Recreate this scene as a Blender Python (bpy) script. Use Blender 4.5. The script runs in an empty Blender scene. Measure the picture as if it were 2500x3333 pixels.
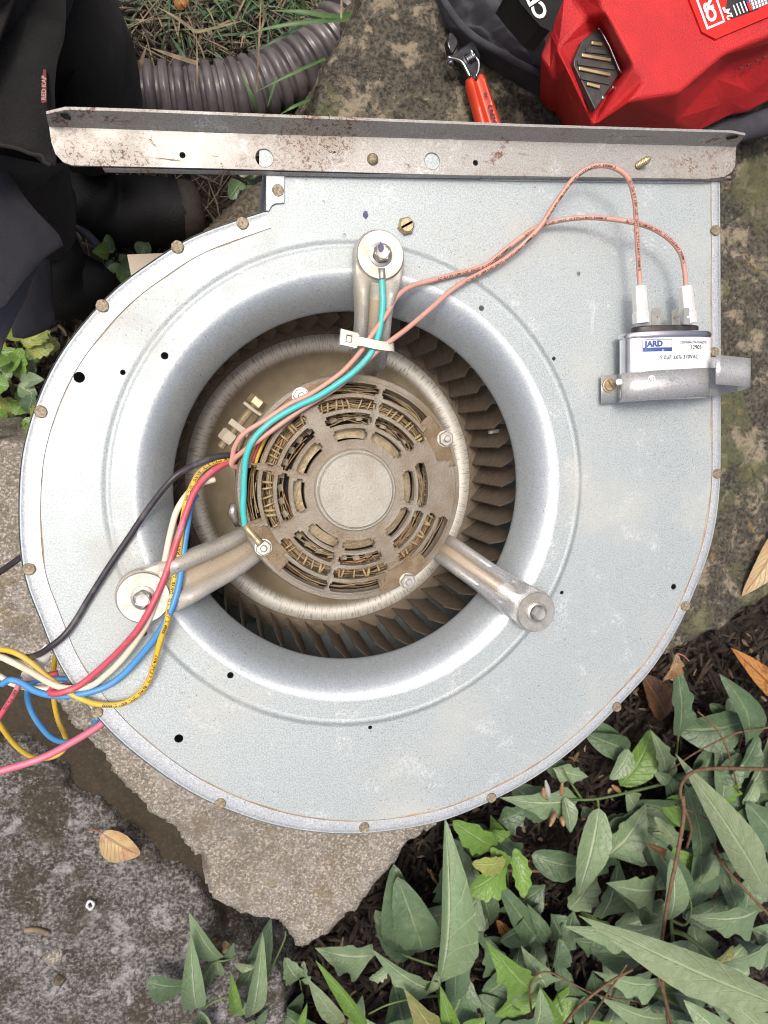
import bpy, math, random
from mathutils import Vector, Matrix, noise
from mathutils.geometry import tessellate_polygon
random.seed(7)
S = bpy.context.scene
COL = S.collection
pi = math.pi
# ------------------------------------------------------------------ camera, sky, sun, exposure
FPX = 2222.0                      # focal length of the phone lens, in pixels of a 2500 x 3333 picture
CAMZ = 0.43                       # height of the phone above the blower's face
_d = Vector(((740-1250)/FPX, -(1415-1666.5)/FPX, -1)).normalized()     # straight down, seen by the tilted phone
ZC = -_d
YC = (Vector((0, 1, 0)) - ZC*ZC.y).normalized()
XC = YC.cross(ZC)
MC = Matrix((XC, YC, ZC))         # camera to world
cam = bpy.data.cameras.new('camera'); camo = bpy.data.objects.new('camera', cam); COL.objects.link(camo)
cam.sensor_fit = 'VERTICAL'; cam.sensor_height = 36; cam.lens = 36*FPX/3333.0
cam.clip_start = 0.01; cam.clip_end = 60
camo.matrix_world = Matrix.Translation((0, 0, CAMZ)) @ MC.to_4x4()
cam.dof.use_dof = True; cam.dof.focus_distance = 0.445; cam.dof.aperture_fstop = 14.0
S.camera = camo

SUN_EL, SUN_AZ = math.radians(73), math.radians(138)      # az: direction the light comes FROM, counter-clockwise from +X
w = bpy.data.worlds.new('World'); S.world = w; w.use_nodes = True
nt = w.node_tree; bg = nt.nodes['Background']
sky = nt.nodes.new('ShaderNodeTexSky'); sky.sky_type = 'NISHITA'; sky.sun_disc = False
sky.sun_elevation = SUN_EL; sky.sun_rotation = pi/2 - SUN_AZ
sky.air_density = 0.6; sky.dust_density = 10.0; sky.ozone_density = 1.0
nt.links.new(sky.outputs[0], bg.inputs[0]); bg.inputs[1].default_value = 0.14
sl = bpy.data.lights.new('sun', 'SUN'); sl.energy = 1.5; sl.angle = math.radians(14); sl.color = (1, .955, .88)
so = bpy.data.objects.new('sun', sl); COL.objects.link(so)
sd = Vector((math.cos(SUN_EL)*math.cos(SUN_AZ), math.cos(SUN_EL)*math.sin(SUN_AZ), math.sin(SUN_EL)))
so.rotation_euler = sd.to_track_quat('Z', 'Y').to_euler()
S.cycles.use_denoising = True; S.cycles.filter_width = 1.0; S.cycles.sample_clamp_indirect = 4.0
S.view_settings.view_transform = 'Standard'; S.view_settings.look = 'None'
S.view_settings.exposure = 0.08; S.view_settings.gamma = 1.0; S.view_settings.use_curve_mapping = False

# ------------------------------------------------------------------ helpers
def P(px, py, z=0.0):
    """The place at height z that the photograph shows at pixel (px, py)."""
    d = MC @ Vector(((px-1250)/FPX, -(py-1666.5)/FPX, -1))
    t = (z-CAMZ)/d.z
    return Vector((d.x*t, d.y*t, z))
def mpp(z=0.0): return (CAMZ-z)*1.03/FPX          # metres per pixel at height z

ROOT = {}
def thing(name, label, cat, loc, group=None):
    o = bpy.data.objects.new(name, None); COL.objects.link(o); o.location = loc; o.empty_display_size = .02
    o['label'] = label; o['category'] = cat
    if group: o['group'] = group
    ROOT[o.name] = Vector(loc)
    return o
def tag(o, label=None, cat=None, group=None, kind=None):
    for k, v in (('label', label), ('category', cat), ('group', group), ('kind', kind)):
        if v: o[k] = v
    return o

class MB:
    def __init__(s): s.v = []; s.f = []; s.m = []; s.uv = None
    def add(s, vs, fs, mi=0):
        b = len(s.v); s.v += [Vector(p) for p in vs]
        for f in fs: s.f.append(tuple(i+b for i in f)); s.m.append(mi)
        return b
    def box(s, c, size, R=None, mi=0, taper=1.0):
        c = Vector(c); vs = []
        for z in (-1, 1):
            k = taper if z > 0 else 1
            for x, y in ((-1, -1), (1, -1), (1, 1), (-1, 1)):
                p = Vector((x*size[0]/2*k, y*size[1]/2*k, z*size[2]/2))
                vs.append(c+(R @ p if R else p))
        s.add(vs, [(3, 2, 1, 0), (4, 5, 6, 7), (0, 1, 5, 4), (1, 2, 6, 5), (2, 3, 7, 6), (3, 0, 4, 7)], mi)
    def tube(s, pts, r, n=10, cap=True, mi=0, closed=False):
        pts = [Vector(p) for p in pts]; N = len(pts); up = None; vs = []
        for i, p in enumerate(pts):
            if closed: t = pts[(i+1) % N]-pts[i-1]
            else: t = pts[min(i+1, N-1)]-pts[max(i-1, 0)]
            t.normalize()
            if up is None:
                up = Vector((0, 0, 1))
                if abs(t.z) > .9: up = Vector((1, 0, 0))
            up = (up-t*up.dot(t)).normalized(); sd_ = t.cross(up)
            rr = r[i] if isinstance(r, (list, tuple)) else r
            for k in range(n):
                a = 2*pi*k/n; vs.append(p+(up*math.cos(a)+sd_*math.sin(a))*rr)
        fs = []
        for i in range(N if closed else N-1):
            j = (i+1) % N
            for k in range(n): fs.append((i*n+k, i*n+(k+1) % n, j*n+(k+1) % n, j*n+k))
        if cap and not closed: fs += [tuple(range(n))[::-1], tuple((N-1)*n+k for k in range(n))]
        s.add(vs, fs, mi)
    def revolve(s, c, prof, n=96, mi=0, R=None, cap0=False, cap1=False):
        c = Vector(c); vs = []
        for r, z in prof:
            for k in range(n):
                a = 2*pi*k/n; p = Vector((r*math.cos(a), r*math.sin(a), z)); vs.append(c+(R @ p if R else p))
        fs = []
        for i in range(len(prof)-1):
            for k in range(n): fs.append((i*n+k, (i+1)*n+k, (i+1)*n+(k+1) % n, i*n+(k+1) % n))
        if cap0: fs.append(tuple(range(n)))
        if cap1: fs.append(tuple((len(prof)-1)*n+k for k in range(n))[::-1])
        s.add(vs, fs, mi)
    def plate(s, outer, holes=(), z1=0.0, th=0.001, mi=0, mi_side=None, bottom=False):
        """Flat sheet with holes, top at z1 (or at each point's own z), th thick."""
        loops = [[Vector((p[0], p[1], 0)) for p in L] for L in [outer]+list(holes)]
        tri = tessellate_polygon(loops); flat = [p for L in loops for p in L]; n = len(flat)
        zz = [(p[2] if z1 is None else z1) for L in [outer]+list(holes) for p in L]
        vs = [(p.x, p.y, z) for p, z in zip(flat, zz)]+[(p.x, p.y, z-th) for p, z in zip(flat, zz)]
        def up(t):
            a, b, c = (flat[i] for i in t); return (b-a).cross(c-a).z > 0
        b = s.add(vs, [t if up(t) else t[::-1] for t in tri], mi)
        if bottom:
            for t in tri: s.f.append(tuple(i+b+n for i in (t[::-1] if up(t) else t))); s.m.append(mi)
        o = 0; ms = mi if mi_side is None else mi_side
        for L in loops:
            m = len(L)
            for i in range(m):
                j = (i+1) % m; s.f.append((b+o+i, b+o+j, b+n+o+j, b+n+o+i)); s.m.append(ms)
            o += m
    def hexa(s, c, r, h, rot=0.0, n=6, mi=0, top=.86):
        c = Vector(c); s.revolve(c, [(r, 0), (r, h*.8), (r*top, h)], n, mi, Matrix.Rotation(rot, 3, 'Z'), cap1=False)
        b = len(s.v)-n; s.f.append(tuple(b+k for k in range(n))); s.m.append(mi)

def build(name, mb, mats, parent=None, smooth=None, bevel=None, subd=0, loc=None, recalc=False):
    """Link the collected shapes as ONE mesh object; its points are given in world metres."""
    root = parent
    while root is not None and root.parent is not None: root = root.parent
    off = Vector(loc) if loc is not None else (ROOT[root.name] if root is not None else Vector((0, 0, 0)))
    me = bpy.data.meshes.new(name)
    me.from_pydata([tuple(p-off) for p in mb.v], [], mb.f)
    if not isinstance(mats, (list, tuple)): mats = [mats]
    for m in mats: me.materials.append(m)
    if len(mats) > 1: me.polygons.foreach_set('material_index', mb.m)
    if mb.uv:
        ul = me.uv_layers.new(name='UVMap')
        li = [0]*len(me.loops); me.loops.foreach_get('vertex_index', li)
        flat = []
        for i in li: flat += mb.uv[i]
        ul.data.foreach_set('uv', flat)
    if recalc:
        import bmesh
        bm = bmesh.new(); bm.from_mesh(me); bmesh.ops.recalc_face_normals(bm, faces=bm.faces); bm.to_mesh(me); bm.free()
    if smooth is not None:
        me.polygons.foreach_set('use_smooth', [True]*len(me.polygons))
        if smooth < 179: me.set_sharp_from_angle(angle=math.radians(smooth))
    me.update()
    o = bpy.data.objects.new(name, me); COL.objects.link(o)
    if parent is not None:
        o.parent = parent
        if parent is not root or True:
            o.location = (0, 0, 0) if loc is None else Vector(loc)-ROOT[root.name]
    elif loc is not None: o.location = loc
    if bevel:
        b = o.modifiers.new('bevel', 'BEVEL'); b.width = bevel; b.segments = 2; b.limit_method = 'ANGLE'; b.angle_limit = math.radians(35)
        b.harden_normals = False
    if subd:
        b = o.modifiers.new('subd', 'SUBSURF'); b.levels = subd; b.render_levels = subd
    return o

def cat_rom(pts, per=8, closed=False):
    pts = [Vector(p) for p in pts]; n = len(pts); out = []
    for i in range(n if closed else n-1):
        p1, p2 = pts[i], pts[(i+1) % n]
        p0 = pts[i-1] if (closed or i > 0) else p1*2-p2
        p3 = pts[(i+2) % n] if (closed or i+2 < n) else p2*2-p1
        for k in range(per):
            t = k/per
            out.append(.5*((2*p1)+(p2-p0)*t+(2*p0-5*p1+4*p2-p3)*t*t+(3*p1-p0-3*p2+p3)*t**3))
    if not closed: out.append(pts[-1])
    return out
def resample(pts, step, closed=False):
    pts = [Vector(p) for p in pts]
    if closed: pts = pts+[pts[0]]
    out = [pts[0]]; acc = 0
    for a, b in zip(pts, pts[1:]):
        L = (b-a).length
        if L < 1e-9: continue
        d = step-acc
        while d <= L: out.append(a.lerp(b, d/L)); d += step
        acc = L-(d-step)
    if closed and (out[-1]-out[0]).length < step*.5: out.pop()
    if not closed: out.append(pts[-1])
    return out
def circ(c, r, n=20): return [(c[0]+r*math.cos(2*pi*k/n), c[1]+r*math.sin(2*pi*k/n)) for k in range(n)]
def fbm(p, sc, oct=4, seed=0.0):
    q = Vector(p)*sc+Vector((seed, seed*1.7, seed*.3)); s_ = 0; a = 1
    for _ in range(oct): s_ += a*noise.noise(q); q = q*2.07; a *= .5
    return s_

# text: flat meshes made from the built-in font
_tc = {}
def text_geo(txt, size, bold=0.0):
    key = (txt, size, bold)
    if key not in _tc:
        cu = bpy.data.curves.new('txt', 'FONT'); cu.body = txt; cu.size = size; cu.offset = bold; cu.resolution_u = 3
        o = bpy.data.objects.new('txt', cu); COL.objects.link(o)
        me = bpy.data.meshes.new_from_object(o.evaluated_get(bpy.context.evaluated_depsgraph_get()))
        _tc[key] = ([v.co.copy() for v in me.vertices], [tuple(p.vertices) for p in me.polygons])
        bpy.data.objects.remove(o); bpy.data.curves.remove(cu); bpy.data.meshes.remove(me)
    return _tc[key]
def put_text(mb, txt, size, fn, bold=0.0, mi=0):
    vs, fs = text_geo(txt, size, bold); mb.add([fn(v.x, v.y) for v in vs], fs, mi)

# ------------------------------------------------------------------ materials
def C(h): return tuple(h)+(1,)
class NT:
    def __init__(s, name):
        s.m = bpy.data.materials.new(name); s.m.use_nodes = True; s.t = s.m.node_tree
        s.b = s.t.nodes['Principled BSDF']; s.co = s.n('TexCoord').outputs['Object']; s.uvo = None
    def n(s, typ, **kw):
        nd = s.t.nodes.new('ShaderNode'+typ)
        for k, v in kw.items(): setattr(nd, k, v)
        return nd
    def lk(s, a, b): s.t.links.new(a, b)
    def noise(s, sc, det=4, rough=.55, dist=0.0, co=None):
        x = s.n('TexNoise'); x.inputs['Scale'].default_value = sc; x.inputs['Detail'].default_value = det
        x.inputs['Roughness'].default_value = rough; x.inputs['Distortion'].default_value = dist
        s.lk(co or s.co, x.inputs['Vector']); return x.outputs['Fac']
    def vor(s, sc, out='Distance', feature='F1', co=None):
        x = s.n('TexVoronoi'); x.feature = feature; x.inputs['Scale'].default_value = sc
        s.lk(co or s.co, x.inputs['Vector']); return x.outputs[out]
    def ramp(s, fac, lo, hi, a=0.0, b=1.0):
        x = s.n('MapRange'); x.interpolation_type = 'SMOOTHSTEP'
        for k, v in zip(('From Min', 'From Max', 'To Min', 'To Max'), (lo, hi, a, b)): x.inputs[k].default_value = v
        s.lk(fac, x.inputs['Value']); return x.outputs[0]
    def mix(s, fac, a, b):
        x = s.n('Mix', data_type='RGBA')
        if isinstance(fac, float): x.inputs[0].default_value = fac
        else: s.lk(fac, x.inputs[0])
        for i, v in ((6, a), (7, b)):
            if isinstance(v, tuple): x.inputs[i].default_value = v if len(v) == 4 else C(v)
            else: s.lk(v, x.inputs[i])
        return x.outputs[2]
    def math(s, op, a, b=None):
        x = s.n('Math', operation=op)
        for i, v in enumerate((a, b)):
            if v is None: continue
            if isinstance(v, (int, float)): x.inputs[i].default_value = v
            else: s.lk(v, x.inputs[i])
        return x.outputs[0]
    def bump(s, h, dist, strength=1.0, prev=None):
        x = s.n('Bump'); x.inputs['Distance'].default_value = dist; x.inputs['Strength'].default_value = strength
        s.lk(h, x.inputs['Height'])
        if prev: s.lk(prev, x.inputs['Normal'])
        return x.outputs[0]
    def out(s, col=None, rough=None, metal=None, normal=None, **kw):
        for k, v in (('Base Color', col), ('Roughness', rough), ('Metallic', metal), ('Normal', normal)):
            if v is None: continue
            if isinstance(v, (int, float)): s.b.inputs[k].default_value = v
            elif isinstance(v, tuple): s.b.inputs[k].default_value = v if len(v) == 4 else C(v)
            else: s.lk(v, s.b.inputs[k])
        for k, v in kw.items(): s.b.inputs[k.replace('_', ' ')].default_value = v
        return s.m

def simple(name, c1, c2=None, sc=60, rough=.5, metal=0.0, bump=0.0, bsc=400, **kw):
    t = NT(name); c2 = c2 or tuple(x*.75 for x in c1)
    col = t.mix(t.ramp(t.noise(sc, 5), .35, .65), c1, c2)
    nrm = t.bump(t.noise(bsc, 3), bump) if bump else None
    return t.out(col, rough, metal, nrm, **kw)

def galvanised(name, base=(.455, .512, .528), dust=(.46, .46, .415), dust_lo=.60, dust_hi=.85, metal=.36, rough=.52, rust=0.0, grain=.74):
    t = NT(name)
    fine = t.noise(1000, 3, .65); mid = t.noise(260, 4, .6); big = t.noise(14, 4, .55)
    col = t.mix(t.ramp(fine, .42, .58), tuple(x*grain for x in base), tuple(min(1, x*1.03) for x in base))
    col = t.mix(t.ramp(mid, .40, .68, 0, .12), col, tuple(min(1, x*1.22) for x in base))
    ox = t.math('MULTIPLY', t.ramp(t.noise(38, 6, .72, .3), .54, .66, 0, .5), t.ramp(t.noise(520, 3, .7), .44, .58))
    col = t.mix(ox, col, (.70, .73, .74))
    dm = t.ramp(big, dust_lo-.12, dust_hi, 0, .8)
    col = t.mix(dm, col, dust)
    # fine dark grit and the odd scratch
    gr = t.math('MULTIPLY', t.ramp(t.noise(620, 3, .75, .4), .62, .67), t.ramp(t.noise(16, 3), .42, .62))
    col = t.mix(t.math('MULTIPLY', gr, .75), col, (.10, .075, .05))
    sc_ = t.n('Mapping'); sc_.inputs['Scale'].default_value = (1, .05, 1); sc_.inputs['Rotation'].default_value = (0, 0, 1.0); t.lk(t.co, sc_.inputs['Vector'])
    scr = t.math('MULTIPLY', t.ramp(t.noise(260, 2, .5, 0, sc_.outputs[0]), .72, .75), t.ramp(t.noise(20, 2), .54, .64))
    col = t.mix(t.math('MULTIPLY', scr, .25), col, (.75, .77, .78))
    mfac = t.math('SUBTRACT', metal, t.math('MULTIPLY', dm, .5))
    rfac = t.math('ADD', t.ramp(fine, .3, .7, rough-.06, rough+.08), t.math('MULTIPLY', dm, .22))
    if rust:
        rz = t.math('MULTIPLY', t.ramp(t.noise(480, 4, .75, .9), .53, .57), t.ramp(t.noise(14, 4, .6), .60-rust*.17, .70-rust*.08))
        rz2 = t.math('MULTIPLY', t.ramp(t.noise(26, 7, .78, .25), .57, .62), t.ramp(t.noise(500, 3, .7), .40, .50))
        mp = t.n('Mapping'); mp.inputs['Scale'].default_value = (.10, 1, 1); t.lk(t.co, mp.inputs['Vector'])
        st = t.math('MULTIPLY', t.ramp(t.noise(150, 4, .7, .2, mp.outputs[0]), .60, .66), t.ramp(t.noise(24, 4, .65), .50, .62))
        rr = t.math('MAXIMUM', t.math('MAXIMUM', rz, rz2), t.math('MULTIPLY', st, .85))
        rc = t.mix(t.noise(500, 3), (.10, .038, .018), (.19, .085, .04))
        col = t.mix(t.math('MULTIPLY', rr, .9), col, rc)
        mfac = t.math('MULTIPLY', mfac, t.math('SUBTRACT', 1.0, rr)); rfac = t.math('MAXIMUM', rfac, t.math('MULTIPLY', rr, .85))
    nrm = t.bump(fine, .00012, .6); nrm = t.bump(t.noise(120, 3), .00025, .3, nrm); nrm = t.bump(t.noise(16, 2), .0008, .25, nrm)
    return t.out(col, rfac, mfac, nrm)

M = {}
M['galv'] = galvanised('galvanised_steel')
M['inlet'] = galvanised('rolled_inlet', base=(.54, .595, .625), dust_lo=.70, dust_hi=.95, metal=.56, rough=.36, grain=.86)
M['rim'] = galvanised('galvanised_rim', base=(.53, .575, .61), dust_lo=.66, dust_hi=.9, rough=.50, metal=.4)
M['rail'] = galvanised('rusty_rail', base=(.42, .415, .395), dust=(.34, .305, .255), dust_lo=.50, dust_hi=.72, metal=.5, rough=.45, rust=1.0)
M['arm'] = galvanised('dusty_bracket', base=(.58, .585, .57), dust=(.47, .42, .33), dust_lo=.48, dust_hi=.72, metal=.6, rough=.36)
M['armdust'] = galvanised('dusty_groove', base=(.46, .43, .37), dust=(.40, .33, .24), dust_lo=.40, dust_hi=.60, metal=.35, rough=.5)
M['zinc'] = simple('zinc_hardware', (.52, .52, .50), (.42, .40, .35), 200, .38, .75, .0001, 900)
M['brass'] = simple('yellow_zinc', (.50, .42, .26), (.36, .29, .18), 200, .42, .6, .0001, 900)
M['rivet'] = simple('dirty_rivet', (.36, .31, .22), (.20, .165, .11), 700, .6, .45, .0004, 900)
M['grime'] = simple('brown_grime', (.30, .22, .14), (.42, .35, .26), 60, .9)
M['steelstrap'] = galvanised('strap_steel', base=(.60, .61, .61), dust=(.55, .53, .48), rough=.36, metal=.6, grain=.82)
def dusty(name, base, dust, sc=60, metal=.3, rough=.7, lo=.4, hi=.6, speck=.0):
    t = NT(name); d = t.ramp(t.noise(sc, 5, .6), lo, hi)
    col = t.mix(d, base, dust)
    gr = t.ramp(t.noise(1100, 3, .7), .60, .70)
    col = t.mix(t.math('MULTIPLY', gr, speck), col, tuple(x*.3 for x in dust))
    nrm = t.bump(t.noise(620, 3, .7), .0012, 1.0)
    return t.out(col, rough, metal, nrm)
M['motorcap'] = dusty('dusty_cast_cap', (.345, .310, .255), (.255, .200, .135), 34, .25, .60, .36, .72, .55)
M['boss'] = dusty('motor_boss', (.47, .455, .40), (.38, .345, .27), 45, .2, .55, .40, .75, .5)
M['ear'] = dusty('oily_ear', (.20, .145, .085), (.27, .21, .135), 90, .25, .6)
M['motorbody'] = dusty('motor_shell', (.10, .10, .12), (.18, .15, .11), 40, .3, .6)
M['blade_edge'] = simple('dark_blade_edge', (.045, .038, .032), (.09, .08, .065), 200, .5, .4)  # darker face along each blade's inner edge
M['blade'] = dusty('dusty_blade', (.165, .130, .095), (.205, .162, .118), 120, .1, .85)
def dish_mat():
    t = NT('dusty_wheel_disc')
    ang = t.n('Mapping'); t.lk(t.co, ang.inputs['Vector'])
    sep = t.n('SeparateXYZ'); t.lk(t.co, sep.inputs[0])
    at = t.math('ARCTAN2', t.math('SUBTRACT', sep.outputs[1], 0.0), sep.outputs[0])
    cmb = t.n('CombineXYZ'); t.lk(t.math('MULTIPLY', at, 22.0), cmb.inputs[0])
    rad = t.math('SQRT', t.math('ADD', t.math('MULTIPLY', sep.outputs[0], sep.outputs[0]), t.math('MULTIPLY', sep.outputs[1], sep.outputs[1])))
    t.lk(t.math('MULTIPLY', rad, 25.0), cmb.inputs[1])
    streak = t.ramp(t.noise(4.5, 4, .7, 0, cmb.outputs[0]), .53, .62)
    streak = t.math('MULTIPLY', streak, t.ramp(rad, .098, .102))
    base = t.mix(t.ramp(t.noise(50, 5), .35, .65), (.38, .32, .23), (.30, .245, .165))
    base = t.mix(t.ramp(rad, .0995, .1030), base, (.68, .66, .60))
    spk = t.ramp(t.noise(420, 3, .7), .66, .70)
    col = t.mix(t.math('MULTIPLY', t.math('MAXIMUM', streak, spk), .55), base, (.09, .065, .04))
    return t.out(col, .55, .3, t.bump(t.noise(900, 3), .0002, .6))
M['dish'] = dish_mat()
M['coil1'] = simple('copper_winding', (.30, .115, .055), (.34, .21, .10), 300, .4, .3)
M['coil2'] = simple('varnished_winding', (.30, .225, .125), (.37, .29, .17), 300, .5, .1)
M['coil3'] = simple('dark_winding', (.09, .065, .045), (.16, .12, .08), 300, .6)
M['tape'] = simple('lacing_tape', (.42, .32, .17), (.34, .25, .13), 300, .7)
M['bronze'] = simple('rotor_ring', (.34, .28, .19), (.24, .19, .12), 300, .45, .6, .0003, 900)
M['fin'] = simple('rotor_fin', (.36, .31, .23), (.24, .20, .14), 300, .6, .3)
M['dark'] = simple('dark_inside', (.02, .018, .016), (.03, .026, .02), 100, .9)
M['rubber'] = simple('black_rubber', (.035, .032, .034), (.06, .055, .05), 90, .6, 0, .0002, 500)
M['black_plastic'] = simple('black_plastic', (.03, .03, .032), (.055, .05, .045), 200, .45)
M['alu'] = simple('aluminium_can', (.78, .78, .80), (.62, .62, .66), 40, .25, .95)
M['paper'] = simple('white_label', (.80, .81, .84), (.74, .75, .79), 60, .45)
M['ink'] = simple('black_ink', (.015, .015, .02), (.03, .03, .03), 60, .5)
M['blue_ink'] = simple('blue_ink', (.02, .06, .22), (.03, .08, .27), 60, .5)
M['purple_ink'] = simple('purple_marker', (.05, .045, .12), (.10, .09, .18), 300, .6)
M['nylon'] = simple('nylon_tie', (.74, .73, .66), (.68, .65, .55), 80, .4, 0, 0, 400, Subsurface_Weight=.2, Subsurface_Radius=(.004, .004, .003))
M['white_plastic'] = simple('white_connector', (.80, .80, .79), (.72, .71, .67), 90, .4)
def wire_mat(name, c, dirty=(.45, .38, .33), amt=.45, rough=.42):
    t = NT(name)
    col = t.mix(t.ramp(t.noise(45, 5, .65), .50, .70, 0, amt), c, dirty)
    col = t.mix(t.ramp(t.noise(500, 3, .7), .66, .72, 0, .5), col, tuple(x*.3 for x in c))
    return t.out(col, rough, 0.0, t.bump(t.noise(300, 2), .0001, .5))
M['w_pink'] = wire_mat('pink_wire', (.58, .31, .245), (.52, .41, .35), .85)
M['w_cyan'] = wire_mat('turquoise_wire', (.07, .50, .49), (.36, .44, .36), .7)
M['w_black'] = wire_mat('black_wire', (.035, .033, .04), (.20, .19, .20), .45)
M['w_yellow'] = wire_mat('yellow_wire', (.66, .45, .05), (.55, .42, .18), .7)
M['w_red'] = wire_mat('red_wire', (.52, .085, .12), (.58, .28, .30), .8)
M['w_rose'] = wire_mat('rose_wire', (.62, .16, .24), (.62, .33, .36), .4)
M['w_white'] = wire_mat('white_wire', (.72, .66, .52), (.55, .45, .32), .5)
M['w_blue'] = wire_mat('blue_wire', (.07, .27, .58), (.22, .38, .58), .5)
M['red_plastic'] = simple('red_textured_plastic', (.60, .020, .022), (.50, .016, .02), 30, .48, 0, .0007, 1300)
M['red_gloss'] = simple('red_label', (.66, .025, .018), (.60, .02, .016), 30, .3)
M['white_ink'] = simple('white_print', (.80, .80, .82), (.72, .72, .75), 80, .5)
M['gold'] = simple('pale_metal_bar', (.75, .62, .36), (.66, .52, .28), 80, .3, .8)
M['chrome'] = simple('chrome', (.62, .63, .66), (.50, .51, .54), 80, .16, 1.0)
M['dkchrome'] = simple('dark_chrome', (.05, .05, .055), (.09, .09, .10), 120, .25, .8)
M['grip'] = simple('orange_red_grip', (.66, .060, .022), (.58, .05, .02), 60, .35)
def fabric(name, c, c2, weave=1400):
    t = NT(name)
    col = t.mix(t.ramp(t.noise(30, 5, .6), .35, .68), c, c2)
    nrm = t.bump(t.noise(weave, 2, .7), .0008, .9); nrm = t.bump(t.noise(35, 3), .004, .4, nrm)
    return t.out(col, .9, 0.0, nrm, Sheen_Weight=.06)
M['cordura'] = fabric('black_bag_fabric', (.036, .037, .047), (.066, .068, .084))
M['shirt'] = fabric('black_work_cloth', (.0055, .0055, .005), (.009, .0085, .008))
M['brown_cloth'] = fabric('brown_black_cloth', (.013, .0105, .009), (.019, .015, .013))
M['navy'] = fabric('navy_cloth', (.012, .0125, .018), (.018, .019, .026))
M['lining'] = fabric('grey_lining', (.07, .07, .095), (.09, .09, .12))
M['boot'] = simple('black_boot', (.005, .005, .005), (.009, .0085, .008), 50, .6, 0, .0006, 500)
M['boot_toe'] = simple('worn_boot_toe', (.040, .029, .024), (.028, .021, .018), 70, .7, 0, .0006, 500)
def pipe_mat():
    t = NT('brown_grey_pipe'); col = t.mix(t.ramp(t.noise(50, 5), .4, .65), (.095, .086, .092), (.14, .125, .125))
    return t.out(col, .30, 0.0, t.bump(t.noise(300, 3), .0004, .4))
M['pipe'] = pipe_mat()
def stone_mat(name, c1, c2, cd, spots=(), grain=420, bump=.0020, dark_amt=.8, big=18):
    t = NT(name)
    col = t.mix(t.ramp(t.noise(big, 6, .6), .38, .64), c1, c2)
    g = t.noise(grain, 4, .7)
    col = t.mix(t.ramp(t.noise(grain*.45, 4, .6), .52, .62, 0, dark_amt*.55), col, cd)
    col = t.mix(t.ramp(g, .515, .58, 0, dark_amt), col, cd)
    col = t.mix(t.ramp(g, .47, .40, 0, .8), col, tuple(min(1, x*1.9) for x in c1))
    for (cc, sc, lo, hi, amt) in spots:
        m = t.math('MULTIPLY', t.ramp(t.noise(sc, 6, .68, .4), lo, hi), t.ramp(t.noise(grain*.6, 3, .7), .36, .52, .35, 1.0))
        col = t.mix(t.math('MULTIPLY', m, amt), col, cc)
    nrm = t.bump(g, bump, .9); nrm = t.bump(t.noise(110, 5, .7), bump*2.5, .7, nrm)
    return t.out(col, .88, 0.0, nrm)
M['pale_stone'] = stone_mat('pale_granite', (.34, .31, .27), (.27, .24, .19), (.075, .065, .050), [((.46, .44, .41), 35, .54, .66, .55), ((.24, .19, .10), 30, .56, .66, .7), ((.12, .105, .08), 75, .56, .66, .5), ((.17, .15, .12), 14, .50, .62, .6)], 420, .0024, .42)
M['mossy'] = stone_mat('mossy_sandstone', (.068, .063, .048), (.108, .098, .074), (.020, .018, .014), [((.33, .28, .20), 38, .51, .60, .8), ((.105, .115, .050), 13, .50, .58, .75), ((.30, .20, .055), 22, .60, .66, .75), ((.42, .40, .36), 130, .66, .71, .8), ((.03, .027, .02), 60, .55, .64, .7)], 260, .0022)
M['grey_stone'] = stone_mat('weathered_grey_slab', (.165, .160, .155), (.085, .076, .066), (.026, .022, .016), [((.40, .40, .41), 48, .53, .64, .85), ((.050, .040, .022), 20, .50, .60, .85), ((.085, .085, .04), 32, .60, .70, .6), ((.45, .45, .46), 150, .62, .68, .8), ((.03, .026, .02), 90, .56, .63, .75)], 300, .0028)
M['ledge'] = stone_mat('shade_brown_ledge', (.030, .023, .013), (.042, .032, .019), (.020, .016, .010), [], 260, .0006, .3)  # shade between the stones is put into this dark brown
M['brown_stone'] = stone_mat('brown_stone', (.10, .085, .06), (.14, .12, .085), (.05, .04, .03), [((.16, .14, .07), 30, .55, .66, .5)], 260)
M['soil'] = stone_mat('dark_soil', (.022, .016, .011), (.034, .025, .018), (.010, .008, .006), [((.07, .05, .03), 60, .6, .7, .5)], 200, .004)
M['chip1'] = simple('mulch_dark', (.018, .013, .010), (.032, .023, .017), 120, .9, 0, .001, 300)
M['chip2'] = simple('mulch_brown', (.040, .028, .020), (.058, .042, .030), 120, .9, 0, .001, 300)
M['chip3'] = simple('mulch_tan', (.20, .15, .095), (.13, .095, .06), 120, .9, 0, .001, 300)
M['straw'] = simple('dry_straw', (.26, .21, .13), (.16, .125, .08), 90, .8)
M['straw2'] = simple('grey_straw', (.13, .11, .08), (.08, .065, .05), 90, .85)
M['grass'] = simple('grass_green', (.055, .12, .035), (.085, .16, .05), 60, .5)
M['grass2'] = simple('grass_dark', (.035, .075, .035), (.06, .11, .06), 60, .5)
M['vine'] = simple('brown_vine', (.115, .065, .035), (.17, .10, .06), 150, .8, 0, .0005, 400)
M['stem'] = simple('green_stem', (.085, .14, .04), (.12, .17, .06), 90, .55)
M['shell'] = simple('white_shell', (.72, .74, .78), (.6, .62, .66), 90, .5)
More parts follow.
